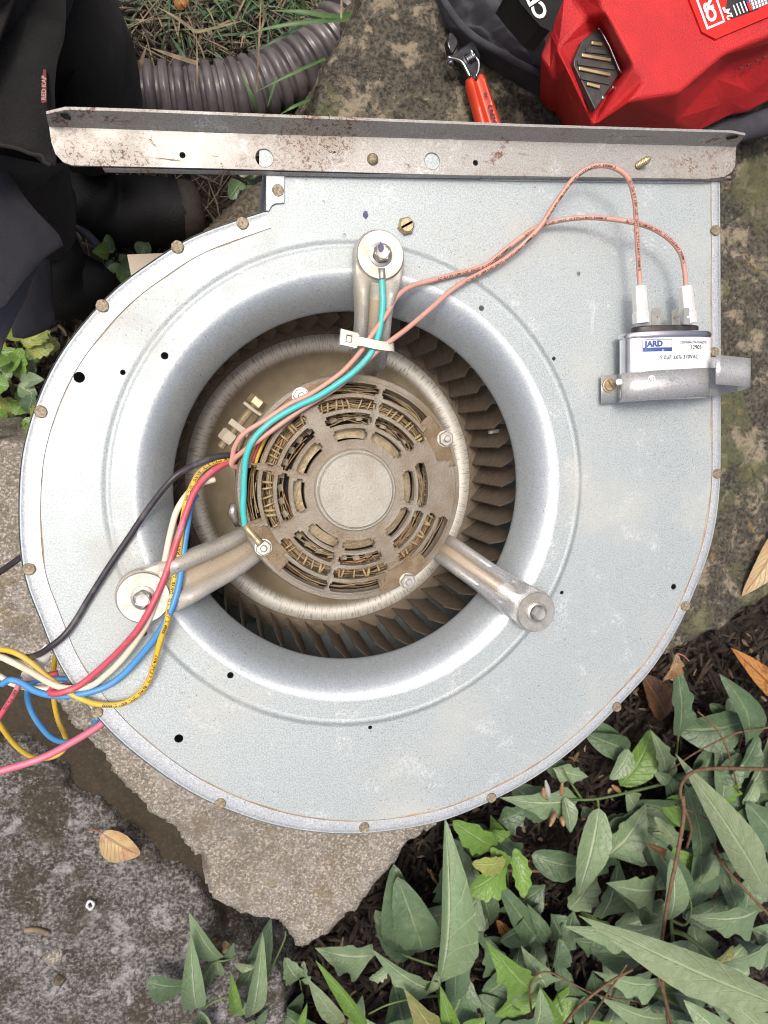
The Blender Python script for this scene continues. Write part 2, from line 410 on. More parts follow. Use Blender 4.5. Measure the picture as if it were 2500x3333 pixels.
def leaf_mat(name, c1, c2, vein, dry=None, nv=7.0, patch=0.0):
    t = NT(name); uv = t.n('UVMap').outputs[0]; sp = t.n('SeparateXYZ'); t.lk(uv, sp.inputs[0])
    u, v = sp.outputs[0], sp.outputs[1]
    oi = t.n('ObjectInfo').outputs['Random']
    col = t.mix(t.ramp(t.noise(70, 4), .35, .65), c1, c2)
    col = t.mix(t.math('MULTIPLY', oi, .45), col, tuple(x*.55 for x in c1)); col = t.mix(t.ramp(oi, .72, 1.0, 0, .45), col, tuple(min(1, x*1.5) for x in c1))
    if patch: col = t.mix(t.ramp(t.noise(55, 4, .6), .52, .70, 0, patch), col, (.26, .32, .22))
    dv = t.math('ABSOLUTE', t.math('SUBTRACT', v, .5))
    ph = t.math('FRACT', t.math('SUBTRACT', t.math('MULTIPLY', u, nv), t.math('MULTIPLY', dv, nv*.5)))
    side = t.ramp(t.math('ABSOLUTE', t.math('SUBTRACT', ph, .5)), .0, .085, .5, 0.0)
    mid = t.ramp(dv, .018, .05, 1.0, 0.0)
    vn = t.math('MAXIMUM', side, mid)
    if dry:
        col = t.mix(t.ramp(t.noise(90, 5, .7), .52, .62, 0, .85), col, dry)
        col = t.mix(t.ramp(t.noise(420, 3, .7), .66, .70, 0, .8), col, tuple(x*.25 for x in dry))
    col = t.mix(t.math('MULTIPLY', vn, .8), col, vein)
    nrm = t.bump(vn, -.0012, .8); nrm = t.bump(t.noise(150, 3), .0022, .7, nrm); nrm = t.bump(t.noise(900, 2), .0003, .5, nrm)
    m = t.out(col, .40, 0.0, nrm)
    t.b.inputs['Specular IOR Level'].default_value = .5
    return m
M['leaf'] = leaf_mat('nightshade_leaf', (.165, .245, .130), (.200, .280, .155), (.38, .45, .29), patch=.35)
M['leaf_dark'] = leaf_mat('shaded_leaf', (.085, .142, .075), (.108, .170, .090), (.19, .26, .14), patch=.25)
M['leaf_bright'] = leaf_mat('bright_leaf', (.13, .24, .045), (.16, .28, .06), (.24, .34, .13))
M['leaf_yellow'] = leaf_mat('yellowing_leaf', (.34, .38, .10), (.26, .34, .09), (.42, .46, .2))
M['leaf_pale'] = leaf_mat('pale_leaf', (.19, .25, .135), (.23, .29, .17), (.30, .36, .22), patch=.6)
M['leaf_yellow2'] = leaf_mat('ochre_green_leaf', (.20, .22, .07), (.24, .24, .09), (.34, .34, .17))
M['leafstalk'] = simple('pink_stalk', (.36, .17, .13), (.28, .12, .08), 90, .6)
M['bud'] = simple('lilac_bud', (.42, .40, .46), (.34, .36, .26), 120, .6)
M['dead_yellow'] = leaf_mat('dead_yellow_leaf', (.55, .42, .22), (.50, .34, .20), (.26, .17, .07), (.44, .25, .13), 10)
M['dead_orange'] = leaf_mat('dead_orange_leaf', (.42, .20, .055), (.36, .15, .04), (.12, .055, .02), (.20, .085, .03), 11)
M['dead_tan'] = leaf_mat('dead_tan_leaf', (.36, .23, .12), (.26, .15, .07), (.42, .3, .18), (.18, .10, .05), 8)
M['dead_brown'] = leaf_mat('dead_brown_leaf', (.13, .065, .03), (.17, .09, .045), (.2, .12, .06), (.07, .035, .02), 8)

# ================================================================== THE BIG STRUCTURE: ground, stones
ZS = -0.19          # top of the stones that carry the blower
ZG = -0.33          # soil
def ground():
    mb = MB(); n = 60; R = 12.0
    xs = []
    for i in range(n+1):
        t = (i/n)*2-1; xs.append(math.copysign(abs(t)**3, t)*R)
    for y in xs:
        for x in xs: mb.v.append(Vector((x, y, ZG-.01+.016*fbm((x, y, 0), 7, 4))))
    for j in range(n):
        for i in range(n):
            a = j*(n+1)+i; mb.f.append((a, a+1, a+n+2, a+n+1)); mb.m.append(0)
    tag(build('ground', mb, M['soil'], None, 179), kind='structure')
ground()

def stone(name, label, px, ztop, thick, mat, centre=None, jit=.004, amp=.004, rnd=.010, seed=1.0, cat='stone', flare=.02, step=.0032, far=None):
    """A slab as a height field over a fine grid: broken edges, a rounded rim and steep sides; coarser out of the picture."""
    import numpy as np
    pts = [P(x, y, ztop) for x, y in px]
    pts = resample(cat_rom(pts, 6, True), .006, True)
    A = np.array([(p.x, p.y) for p in pts]); B = np.roll(A, -1, 0)
    lo, hi = A.min(0)-flare-.01, A.max(0)+flare+.01
    nx, ny = int((hi[0]-lo[0])/step)+2, int((hi[1]-lo[1])/step)+2
    gx, gy = np.meshgrid(lo[0]+np.arange(nx)*step, lo[1]+np.arange(ny)*step)
    Q = np.stack([gx.ravel(), gy.ravel()], 1); D2 = np.full(len(Q), 1e9); inside = np.zeros(len(Q), bool)
    for a, b in zip(A, B):
        ab = b-a; t = np.clip(((Q-a) @ ab)/max(1e-12, ab @ ab), 0, 1); d = Q-a-t[:, None]*ab
        D2 = np.minimum(D2, (d*d).sum(1))
        c1 = (a[1] > Q[:, 1]) != (b[1] > Q[:, 1])
        if a[1] != b[1]: inside ^= c1 & (Q[:, 0] < (b[0]-a[0])*(Q[:, 1]-a[1])/(b[1]-a[1])+a[0])
    sd_ = np.where(inside, 1, -1)*np.sqrt(D2)
    idx = -np.ones(len(Q), int); mb = MB()
    for i in np.nonzero(sd_ > -flare-jit*1.5)[0]:
        x, y = float(Q[i, 0]), float(Q[i, 1]); p = Vector((x, y, 0)); d = float(sd_[i])
        if abs(d) < .05: d += jit*(fbm(p, 40, 3, seed)+.9*fbm(p, 130, 3, seed+3))
        if d < -flare: continue
        z = ztop+amp*(fbm(p, 20, 4, seed)+.30*fbm(p, 110, 3, seed+1))
        if d > 0: z -= rnd*math.exp(-d/(rnd*.5))
        else: z -= rnd+(thick-rnd)*min(1, -d/flare)**.55
        idx[i] = len(mb.v); mb.v.append(Vector((x, y, z)))
    I = idx.reshape(ny, nx)
    ok = (I[:-1, :-1] >= 0) & (I[1:, :-1] >= 0) & (I[:-1, 1:] >= 0) & (I[1:, 1:] >= 0)
    for j, i in zip(*np.nonzero(ok)):
        mb.f.append((int(I[j, i]), int(I[j, i+1]), int(I[j+1, i+1]), int(I[j+1, i]))); mb.m.append(0)
    c = A.mean(0)
    return tag(build(name, mb, mat, None, 179, loc=Vector((float(c[0]), float(c[1]), ztop-thick))), label, cat)
stone('stone', 'pale speckled granite stone under the lower edge of the blower', [(-330, 1360), (0, 1425), (60, 1425), (250, 1390), (700, 1500), (1300, 1950), (1620, 2300), (1600, 2560), (1468, 2665), (1400, 2715), (1330, 2765), (1285, 2830), (1245, 2880), (1180, 2960), (1120, 3010), (1050, 3068), (990, 3110), (965, 3105), (940, 3065), (900, 3025), (830, 3000), (760, 2975), (690, 2940), (665, 2880), (652, 2800), (640, 2806), (600, 2775), (555, 2705), (470, 2640), (455, 2615), (380, 2555), (330, 2480), (275, 2425), (215, 2360), (150, 2270), (60, 2190), (0, 2155), (-330, 2060)], ZS, .12, M['pale_stone'], (520, 2150), seed=1.3, amp=.005)
stone('stone', 'large dark mossy slab with tan lichen under the bracket and tool bag', [(975, 440), (1000, 390), (1030, 270), (1065, 180), (1120, 90), (1180, 0), (1230, -160), (1700, -420), (2600, -420), (3300, 200), (3200, 1500), (2700, 1850), (2500, 1948), (2440, 1985), (2392, 2032), (2330, 2058), (2262, 2092), (2200, 2120), (2120, 2170), (1900, 2190), (1740, 2190), (1500, 1900), (1250, 1400), (1060, 900), (985, 560)], ZS-.004, .13, M['mossy'], (1900, 900), seed=4.1, amp=.005)
stone('stone', 'wide weathered grey slab carrying the fallen yellow leaf', [(-450, 2330), (0, 2400), (95, 2425), (150, 2470), (190, 2505), (215, 2560), (265, 2600), (330, 2612), (350, 2650), (420, 2690), (470, 2735), (520, 2800), (585, 2830), (640, 2880), (700, 2960), (820, 3060), (905, 3150), (935, 3260), (900, 3420), (800, 3700), (-500, 3700)], -.262, .07, M['grey_stone'], (200, 3000), seed=8.2, jit=.004, amp=.004, rnd=.004)
stone('shade_ledge', 'brown rock ledge coloured dark for the shade in the gap between pale and grey stones', [(-420, 1900), (200, 2000), (600, 2400), (740, 2700), (760, 2900), (800, 3060), (600, 3160), (200, 3000), (-420, 2700)], -.276, .055, M['ledge'], (300, 2550), seed=5.2, jit=.004, amp=.0025, cat='rock')  # ledge fills the strip of shade, its darkness painted in the colour
stone('stone', 'small rounded brown stone behind the blower outlet notch', [(640, 740), (700, 690), (745, 640), (800, 585), (880, 545), (960, 560), (980, 640), (960, 760), (850, 840), (700, 830)], -.215, .11, M['brown_stone'], (830, 690), seed=6.6, rnd=.03)

# ================================================================== THE BLOWER
bc = P(1117, 1572, 0)
BC = Vector((((P(345, 1572)+P(1882, 1572))/2).x, ((P(1117, 788)+P(1117, 2355))/2).y, 0))
RB, RT, RSH = .1534, .1174, .1386
blower = thing('blower', 'galvanised steel furnace blower lying face up across the stones', 'blower', (BC.x, BC.y, ZS))
OUT = [(868, 690), (860, 684), (776, 711), (651, 754), (575, 792), (488, 852), (412, 903), (326, 982), (271, 1047), (217, 1112), (163, 1199), (119, 1297), (87, 1394), (65, 1487), (57, 1622), (58, 1740), (66, 1830), (84, 1920), (117, 1988), (163, 2113), (205, 2195), (260, 2272), (325, 2352), (407, 2433), (543, 2536), (651, 2601), (803, 2664), (936, 2700), (1071, 2717), (1191, 2717), (1343, 2698), (1473, 2666), (1608, 2607), (1700, 2560), (1828, 2475), (1947, 2371), (2034, 2281), (2121, 2188), (2175, 2106), (2224, 2021), (2267, 1918), (2311, 1804), (2338, 1679), (2349, 1560), (2350, 1450), (2350, 1000), (2348, 585)]
rim0 = resample(cat_rom([P(x, y) for x, y in OUT[1:]], 10), .004)
for _ in range(12):
    rim0 = [rim0[0]]+[(rim0[i-1]+rim0[i]*2+rim0[i+1])/4 for i in range(1, len(rim0)-1)]+[rim0[-1]]
rim_in = []
for i, p in enumerate(rim0):
    t = (rim0[min(i+2, len(rim0)-1)]-rim0[max(i-2, 0)]).normalized(); rim_in.append(Vector((-t.y, t.x, 0)))
# inward normals: the outline runs counter-clockwise
def world_px(pts, z=0.0): return [P(x, y, z) for x, y in pts]
hole_px = [(1120, 767, 7), (258, 1228, 16), (400, 1212, 8), (1883, 891, 7), (1803, 1167, 7), (1829, 1929, 7), (2193, 1910, 11), (470, 2062, 8), (1205, 2368, 7), (582, 2404, 14)]
outer = [P(868, 470)]+[P(868, 690)]+[p+nn*.0012 for p, nn in zip(rim0, rim_in)]+[P(2347, 470)]
mb = MB()
mb.plate(outer, [circ(BC, RB+.0035, 160)]+[circ(P(x, y), r*mpp(), 14) for x, y, r in hole_px], 0, .0009)
# stamped bead, flat ring and rolled inlet
h = .0019
mb.revolve(BC, [(RB+.0035, 0), (RB+.0026, .0001), (RB+.0014, .0009), (RB+.0004, .0018), (RB-.0006, .0023), (RB-.0018, h+.0002), (RB-.003, h)], 160)
mb.plate(circ(BC, RB-.003, 160), [circ(BC, RSH, 160)]+[circ(P(x, y, h), r*mpp(), 14) for x, y, r in ((536, 1158, 11), (1567, 1003, 9), (750, 2198, 10.5))], h, .0008)
face = build('face_plate', mb, M['galv'], blower, 40)
mb = MB(); prof = []
for k in range(17):
    t = k/16; prof.append((RSH-(RSH-RT)*t, h-.0215*t**2.0))
prof += [(RT-.0006, -.0212), (RT-.0003, -.0224), (RT+.001, -.0220)]
mb.revolve(BC, prof, 160)
build('inlet_ring', mb, M['inlet'], blower, 40)
# side band of the scroll, its back and the left wall of the outlet
mb = MB()
band = [P(868, 470), P(868, 686)]+rim0+[P(2348, 470)]
for z in (-.0012, ZS+.004): mb.v += [Vector((p.x, p.y, z)) for p in band]
n = len(band)
for i in range(n-1): mb.f.append((i, i+1, n+i+1, n+i)); mb.m.append(0)
build('scroll_band', mb, M['galv'], blower, 60)
mb = MB(); mb.plate(band, [], ZS+.005, .001, bottom=True); build('back_plate', mb, M['galv'], blower)
# rolled rim
mb = MB(); prof_r = [(.0003, -.009), (0, -.0042), (.0006, -.0015), (.0022, .0003), (.0045, .0009), (1.0, .0007), (1.0, -.0001)]
rows = []
for off, z in prof_r:
    row = []
    for p, nn in zip(rim0, rim_in):
        wd = .0100+.0022*max(0, (BC.x-p.x))/.2-.0012*max(0, (p.x-BC.x))/.2
        q = p+nn*(wd if off == 1.0 else off); row.append(Vector((q.x, q.y, z)))
    rows.append(row)
for r in rows: mb.v += r
n = len(rim0)
for k in range(len(rows)-1):
    for i in range(n-1): mb.f.append((k*n+i, k*n+i+1, (k+1)*n+i+1, (k+1)*n+i)); mb.m.append(1 if k == len(rows)-2 else 0)
build('rim_flange', mb, [M['rim'], M['grime']], blower, 50)
mb = MB(); vs = []
for k, off in enumerate((0.0002, .0011)):
    for i, (p, nn) in enumerate(zip(rim0, rim_in)):
        wd = .0100+.0022*max(0, (BC.x-p.x))/.2-.0012*max(0, (p.x-BC.x))/.2
        mb.v.append(p+nn*(wd+off*(.1 if k == 0 else max(.15, .35+.9*fbm(p, 40, 3, 2.0)+.35*max(-1, min(1, (BC.y-p.y+p.x-BC.x)/.2)))))+Vector((0, 0, 0.00030 if k == 0 else .00012)))
for i in range(n-1): mb.f.append((i, i+1, n+i+1, n+i)); mb.m.append(0)
build('seam_grime', mb, M['grime'], blower)
# folded tab at the outlet notch
mb = MB(); mb.plate(world_px([(866, 560), (926, 560), (925, 663), (896, 665), (884, 672), (874, 690), (866, 688)]), [], .0016, .0012); build('folded_tab', mb, M['rim'], blower, bevel=.0003)
# loose plate corner behind the rim
mb = MB(); mb.plate([P(x, y, -.10) for x, y in ((413, 828), (560, 822), (640, 900), (520, 990), (428, 905))], [], -.10, .003, bottom=True)
build('mounting_tab', mb, M['armdust'], blower, bevel=.0005)
# rivets round the rim
for x, y in ((578, 804), (790, 726), (905, 620), (333, 995), (132, 1340), (95, 1853), (315, 2318), (717, 2617), (1186, 2694), (1600, 2597), (2008, 2301), (2231, 1973), (2335, 1542), (2330, 750), (2326, 1146)):
    c = P(x, y, .0014); r = .0036; mb = MB(); b = random.random()*6
    mb.revolve(c, [(r*1.02, -.0003), (r*.98, .0004), (r*.86, .0007), (r*.70, .0004), (r*.35, .0006), (.0002, .0006)], 14, 0, Matrix.Rotation(b, 3, 'Z'))
    for i in range(len(mb.v)): mb.v[i] += Vector((.0004*noise.noise(mb.v[i]*900), .0004*noise.noise(mb.v[i]*900+Vector((5, 0, 0))), .0005*noise.noise(mb.v[i]*1200)))
    build('rivet', mb, M['rivet'], blower, 60)
def slotted(c, r, h_, rot, mat, parent, name='screw', washer=0):
    mb = MB()
    if washer: mb.revolve(c, [(washer, 0), (washer, .0012), (r*.9, .0014)], 24)
    mb.revolve(c, [(r, .0), (r, h_*.75), (r*.88, h_)], 20, 0)
    cc = Vector(c)+Vector((0, 0, h_)); n = 20; g = r*.16; R = Matrix.Rotation(rot, 3, 'Z')
    for s_ in (-1, 1):            # two half moons with the slot left open between them
        arc = [(r*.88*math.cos(a), s_*max(g, r*.88*math.sin(a))) for a in [pi*k/12 for k in range(13)]]
        mb.add([cc+R @ Vector((x, y, 0)) for x, y in arc], [tuple(range(13)) if s_ > 0 else tuple(range(13))[::-1]])
    mb.box(cc-Vector((0, 0, .0011)), (r*1.7, g*2, .0006), R)
    return build(name, mb, mat, parent, 35)
# hex bodied slotted screw in the face
c = P(1320, 737, .0004); mb = MB(); mb.hexa(c, .0055, .0032, .3); build('screw_body', mb, M['brass'], blower)
slotted(c+Vector((0, 0, .0006)), .0044, .0034, .55, M['brass'], blower)
# purple marker dabs
for x, y, z, s_ in ((1190, 699, .0003, .0022),):
    mb = MB(); c = P(x, y, z); mb.plate([(c.x+s_*(1+.5*noise.noise(Vector((k*1.3, 4, 0))))*math.cos(k*.45)*.8, c.y+s_*(1+.5*noise.noise(Vector((k*1.3, 9, 0))))*math.sin(k*.45)) for k in range(14)], [], z, .0001)
    build('marker_dab', mb, M['purple_ink'], blower)

# ---- mounting rail along the outlet
ZR = .007
mb = MB()
face_o = [(160, 412), (700, 432), (1400, 452), (2000, 468), (2396, 478), (2393, 540), (2380, 562), (2355, 576), (2300, 582), (1500, 570), (700, 548), (235, 538), (205, 527), (180, 500), (167, 462)]
rail_holes = [circ(P(x, y, ZR), r*mpp(ZR), 18) for x, y, r in ((861, 514, 27), (1407, 524, 26), (594, 505, 9), (1548, 530, 9), (1087+2, 415+80, 3))]
mb.plate(world_px(face_o, ZR), rail_holes, ZR, .0016, bottom=True)
def loft_strip(mb, A, B, mi=0, bend=3, bulge=0.0):
    m = len(A); b = len(mb.v)
    for k in range(bend+1):
        t = k/bend
        for a, c_ in zip(A, B): mb.v.append(a.lerp(c_, t)+Vector((0, 0, bulge*math.sin(pi*t))))
    for k in range(bend):
        for i in range(m-1): mb.f.append((b+k*m+i, b+k*m+i+1, b+(k+1)*m+i+1, b+(k+1)*m+i)); mb.m.append(mi)
rail = build('mounting_rail', mb, M['rail'], blower)
for x, y, r in ((861, 514, 27), (1407, 524, 26)):
    mb = MB(); c = P(x, y, .0056); q = circ(c, (r-1)*mpp(ZR), 20)
    if x < 1000: q = [p for p in q if p[0] > c.x-.0030]
    mb.plate(q, [], .0056, .001); build('added_hole_disc', mb, M['galv'], rail)  # discs added close behind the holes to show the plate lit, not dark
# upturned lip of the rail, with its slots at both ends, a doubled top edge
mb = MB()
la = [(160, 412), (400, 421), (1000, 441), (1700, 460), (2396, 478)]
A = [P(x, y, ZR) for x, y in la]
K1 = [P(x, y-3, ZR+.0012) for x, y in ((158, 410), (400, 419), (1000, 439), (1700, 458), (2399, 476))]
B = [P(x, y, ZR+.013) for x, y in ((150, 372), (172, 356), (400, 362), (1000, 385), (1700, 412), (2412, 433), (2426, 441))]
dense = lambda L, n: [L[0].lerp(L[-1], 0)]+resample(L, sum((b-a).length for a, b in zip(L, L[1:]))/n)[1:n]+[L[-1]]
A2, K2, B2 = dense(A, 40), dense(K1, 40), dense(B, 40)
loft_strip(mb, A2, K2, bend=2, bulge=.0003); loft_strip(mb, K2, B2, bend=3)
B3 = [p+Vector((0, .0016, -.0002)) for p in B2]; loft_strip(mb, B2, B3, bend=1)
loft_strip(mb, B3, [Vector((p.x, p.y, ZR-.002)) for p in B3], bend=1)
lip = build('rail_lip', mb, M['rail'], blower, 35)
for pts in (((196, 370), (218, 370), (231, 381), (231, 392), (212, 388), (198, 380)), ((2360, 448), (2392, 440), (2406, 441), (2398, 450), (2368, 456))):
    mb = MB(); q = [P(x, y, ZR+.0108) for x, y in pts]
    def onlip(x, y):
        # height of the lip's inner face under this pixel
        yb = 412+(x-160)*(478-412)/2236-3; yt = 358+(x-160)*(436-358)/2236; t = max(0, min(1, (yb-y)/(yb-yt))); return P(x, y, ZR+.0012+t*.0118+.0004)
    q = [onlip(x, y) for x, y in pts]; mb.add(q, [tuple(range(len(q)))[::-1]]); build('slot', mb, M['dark'], lip)
# folded bottom edge of the rail down to the face
mb = MB()
A = dense([P(333, 545, ZR-.001), P(1200, 566, ZR-.001), P(2386, 580, ZR-.001)], 30); B = dense([P(342, 561, .002), P(1200, 577, .002), P(2380, 590, .002)], 30)
loft_strip(mb, A, B, bend=2, bulge=.0006); C3 = [p+Vector((0, .004, -.0012)) for p in B]; loft_strip(mb, B, C3, bend=1)
build('rail_fold', mb, M['rail'], blower, 40)
mb = MB(); A = dense([P(1560, 586, .0016), P(2290, 596, .0016)], 20); B = dense([P(1560, 574, .0012), P(2300, 580, .0012)], 20); loft_strip(mb, A, B, bend=1); loft_strip(mb, [p-Vector((0, 0, .0014)) for p in A], A, bend=1)
build('outlet_hem', mb, M['rim'], blower)
for x, y in ((1213, 519),):
    mb = MB(); c = P(x, y, ZR); mb.revolve(c, [(.0036, 0), (.0032, .0016), (.002, .0024), (.0002, .0025)], 14); build('rivet', mb, M['rivet'], blower, 60)
# stud through the rail
mb = MB(); a = P(2075, 540, ZR); b = a+Vector((.0038, .0024, .009)); pts = [a.lerp(b, k/18) for k in range(19)]
mb.tube(pts, [.0022+.0004*(k % 2) if k < 14 else .0022*(1-(k-13)/7) for k in range(19)], 12); build('stud', mb, M['brass'], blower, 30)

# ---- three motor arms
def arm(path, washer_c, wr, zt):
    """path: (px, py, z, half width in px) from the eye towards the motor."""
    prof = [(-1.0, -.0064), (-.99, -.001), (-.95, .0028), (-.86, .0054), (-.68, .0068), (-.50, .0056), (-.37, .0022), (-.27, -.0018), (-.20, -.0032), (0, -.0036), (.20, -.0032), (.27, -.0018), (.37, .0022), (.50, .0056), (.68, .0068), (.86, .0054), (.95, .0028), (.99, -.001), (1.0, -.0064)]
    P3 = cat_rom([Vector(P(x, y, z)) for x, y, z, hw in path], 6); W = cat_rom([Vector((hw*mpp(z), 0, 0)) for x, y, z, hw in path], 6)
    mb = MB(); m = len(prof)
    for i, (p, w_) in enumerate(zip(P3, W)):
        t = P3[min(i+1, len(P3)-1)]-P3[max(i-1, 0)]; t.z = 0; t.normalize(); s_ = Vector((-t.y, t.x, 0))
        k = max(0.0, min(1.0, (i-6)/6.0))                              # flat near the eye, ribbed further in
        e = max(0, (i-(len(P3)-4))/3.0)                  # ribs roll over at the inner end
        for u, zz in prof: mb.v.append(p+s_*(u*w_.x*(1-.12*e))+Vector((0, 0, zz*(k if abs(u) < .985 else 1)-.005*e*e)))
    for i in range(len(P3)-1):
        for j in range(m-1): mb.f.append((i*m+j, (i+1)*m+j, (i+1)*m+j+1, i*m+j+1)); mb.m.append(1 if 6 <= j <= 11 and i > 12 else 0)
    mb.f.append(tuple((len(P3)-1)*m+j for j in range(m))); mb.m.append(0)
    c = P(washer_c[0], washer_c[1], zt); px = mpp(zt)
    mb.revolve(c, [(wr*1.10*px, -.0075), (wr*1.09*px, -.0035), (wr*1.04*px, -.0016), (wr*.98*px, -.0012)], 40)
    mb.revolve(c, [(wr*.98*px, -.0012), (.002, -.0010)], 40)
    a = build('motor_arm', mb, [M['arm'], M['armdust']], blower, 60, recalc=True)
    mb = MB(); mb.revolve(c, [(wr*.95*px, -zt+.0012), (wr*1.0*px, -zt+.003), (wr*1.0*px, -.0085), (wr*.8*px, -.0076)], 40); build('grommet', mb, M['rubber'], a, 60)
    mb = MB(); mb.revolve(c, [(wr*1.0*px, -.0009), (wr*1.0*px, .0004), (wr*.97*px, .0009), (wr*.5*px, .0008), (.001, .0008)], 48); build('washer', mb, M['zinc'], a, 35)
    mb = MB(); q = c+Vector((0, 0, .0008)); mb.revolve(q, [(.0072, 0), (.0070, .0008), (.0054, .0014)], 24); mb.hexa(q+Vector((0, 0, .0008)), .0053, .0045, random.random())
    mb.revolve(q+Vector((0, 0, .0053)), [(.0040, 0), (.0036, .0004), (.0001, .0002)], 18); build('bolt', mb, M['zinc'], a, 35)
    return a
ZW = .017
a_top = arm([(1238, 835, .015, 80), (1233, 900, .015, 76), (1224, 960, .014, 66), (1218, 1030, .010, 58), (1212, 1100, .003, 58), (1206, 1160, -.008, 56), (1200, 1212, -.020, 52), (1196, 1240, -.034, 46)], (1238, 830), 75, ZW)
arm([(467, 1945, .015, 80), (540, 1915, .015, 82), (600, 1888, .013, 80), (660, 1858, .008, 76), (730, 1825, -.001, 70), (790, 1790, -.010, 64), (830, 1762, -.018, 58), (856, 1745, -.030, 52)], (467, 1945), 79, ZW)
arm([(1745, 1992, .015, 70), (1690, 1955, .015, 68), (1640, 1920, .013, 62), (1580, 1878, .008, 56), (1520, 1836, .000, 54), (1470, 1800, -.010, 52), (1430, 1775, -.022, 48), (1405, 1758, -.034, 44)], (1745, 1992), 70, ZW)
mb = MB(); c = P(1240, 806, ZW+.0066); mb.plate([(c.x+.0024*(1+.5*noise.noise(Vector((k*1.1, 2, 0))))*math.cos(k*.45)*.75, c.y+.0026*(1+.5*noise.noise(Vector((k*1.1, 5, 0))))*math.sin(k*.45)) for k in range(14)], [], c.z, .0001); build('marker_dab', mb, M['purple_ink'], blower)

# ---- motor
MCN = P(1161, 1598, .0175); MCN.z = 0
k1 = mpp(.0095)
nuts_px = [(1448, 1428), (857, 1781), (1325, 1890), (979, 1290)]
nut_ang = [math.atan2((P(x, y, .005)-MCN).y, (P(x, y, .005)-MCN).x) for x, y in nuts_px]
def pol(r, a, z=0): return Vector((MCN.x+r*math.cos(a), MCN.y+r*math.sin(a), z))
R_OUT = .0732
def panel_r(a):
    r = 352*k1
    for na in nut_ang:
        d = abs((a-na+pi) % (2*pi)-pi); t = max(0, min(1, (d-math.radians(9.5))/math.radians(4.5))); t = t*t*(3-2*t)
        r = min(r, (296+t*56)*k1)
    return r
ang = [2*pi*k/240 for k in range(240)]
slots = [  # ring (1 outer .. 4 inner), from, to in degrees
    (1, 78, 108), (2, 78, 114), (3, 78.5, 113.5), (4, 80.5, 112), (1, 43, 73), (2, 36.7, 73), (3, 37, 73), (4, 39, 73),
    (4, -11, 20), (3, -12, 22), (4, -51.5, -19.5), (3, -52.5, -18), (2, -54, -17.5), (1, -47.8, -17.5),
    (4, -100, -69.6), (3, -100.5, -67.5), (2, -101.5, -66.5), (1, -101.5, -73), (4, -140, -108.5), (3, -142.5, -107), (2, -143, -106), (1, -137, -105.5),
    (4, 171, 201.6), (3, 168.5, 204), (2, 169.5, 205), (1, 169, 198.5), (4, 130, 162.5), (3, 128, 163.5), (2, 127, 163.5), (1, 140, 164.5)]
slots = [(q, a-1.5, b+1.5) for q, a, b in slots]
RR = {1: 325, 2: 277, 3: 229, 4: 180}
def slot_loop(ring, a0, a1, hw=15.0):
    r = RR[ring]*k1; hw = hw*k1; a0, a1 = math.radians(a0), math.radians(a1); out = []; cr = hw*.55
    da = cr/r
    n = 9
    for i in range(n+1): out.append(pol(r+hw, a0+da+(a1-a0-2*da)*i/n))
    out.append(pol(r+hw-cr*.4, a1-da*.3)); out.append(pol(r-hw+cr*.4, a1-da*.3))
    for i in range(n, -1, -1): out.append(pol(r-hw, a0+da+(a1-a0-2*da)*i/n))
    out.append(pol(r-hw+cr*.4, a0+da*.3)); out.append(pol(r+hw-cr*.4, a0+da*.3))
    return out
HWS = 17.5*k1
def dome(r): return .0140-.0100*max(0, r/.069-.30)**1.5/.5857
cuts = [131*k1]+sorted(e for r in RR.values() for e in (r*k1-HWS, r*k1+HWS))+[352*k1]
rl = []
for a, b in zip(cuts, cuts[1:]):
    n_ = max(1, round((b-a)/.0018)); rl += [a+(b-a)*q/n_ for q in range(n_)]
rl.append(cuts[-1]); NA = 360; nr = len(rl)
def in_slot(r, deg):
    for ring, a0, a1 in slots:
        if abs(r-RR[ring]*k1) < HWS and ((deg-a0) % 360) < (a1-a0):
            e = min((deg-a0) % 360, (a1-deg) % 360)*math.pi/180*r; q = HWS-abs(r-RR[ring]*k1)
            return not (e < .0014 and q < .0016)
    return False
keep = [[not in_slot((rl[i]+rl[i+1])/2, k+.5) and (rl[i]+rl[i+1])/2 < panel_r(math.radians(k+.5)) for k in range(NA)] for i in range(nr-1)]
top = {}; bot = {}
def vid(d, i, k, dz):
    k %= NA
    if (i, k) not in d:
        edge = not all(keep[ii][kk % NA] for ii in (i-1, i) if 0 <= ii < nr-1 for kk in (k-1, k))
        p = pol(rl[i], math.radians(k), dome(rl[i])-dz+(.0007 if edge and not dz else 0)); d[(i, k)] = len(mb.v); mb.v.append(p)
    return d[(i, k)]
mb = MB()
for i in range(nr-1):
    for k in range(NA):
        if not keep[i][k]: continue
        mb.f.append((vid(top, i, k, 0), vid(top, i+1, k, 0), vid(top, i+1, k+1, 0), vid(top, i, k+1, 0))); mb.m.append(0)
        for di, dk, e in ((-1, 0, ((i, k), (i, k+1))), (1, 0, ((i+1, k+1), (i+1, k))), (0, -1, ((i+1, k), (i, k))), (0, 1, ((i, k+1), (i+1, k+1)))):
            ii, kk = i+di, (k+dk) % NA
            if not (0 <= ii < nr-1) or not keep[ii][kk]:
                (a1, b1), (a2, b2) = e; mb.f.append((vid(top, a1, b1, 0), vid(top, a2, b2, 0), vid(bot, a2, b2, .0042), vid(bot, a1, b1, .0042))); mb.m.append(0)
cap = build('motor', mb, M['motorcap'], blower, 45, bevel=.0005)
mb = MB(); mb.revolve(MCN, [(131.5*k1, .0118), (131*k1, .0138), (127*k1, .0152), (123*k1, .0154), (121.5*k1, .0146), (120*k1, .0146), (119*k1, .0162), (116*k1, .0172), (60*k1, .0177), (.0002, .0178)], 72)
build('shaft_cap', mb, M['boss'], cap, 40)
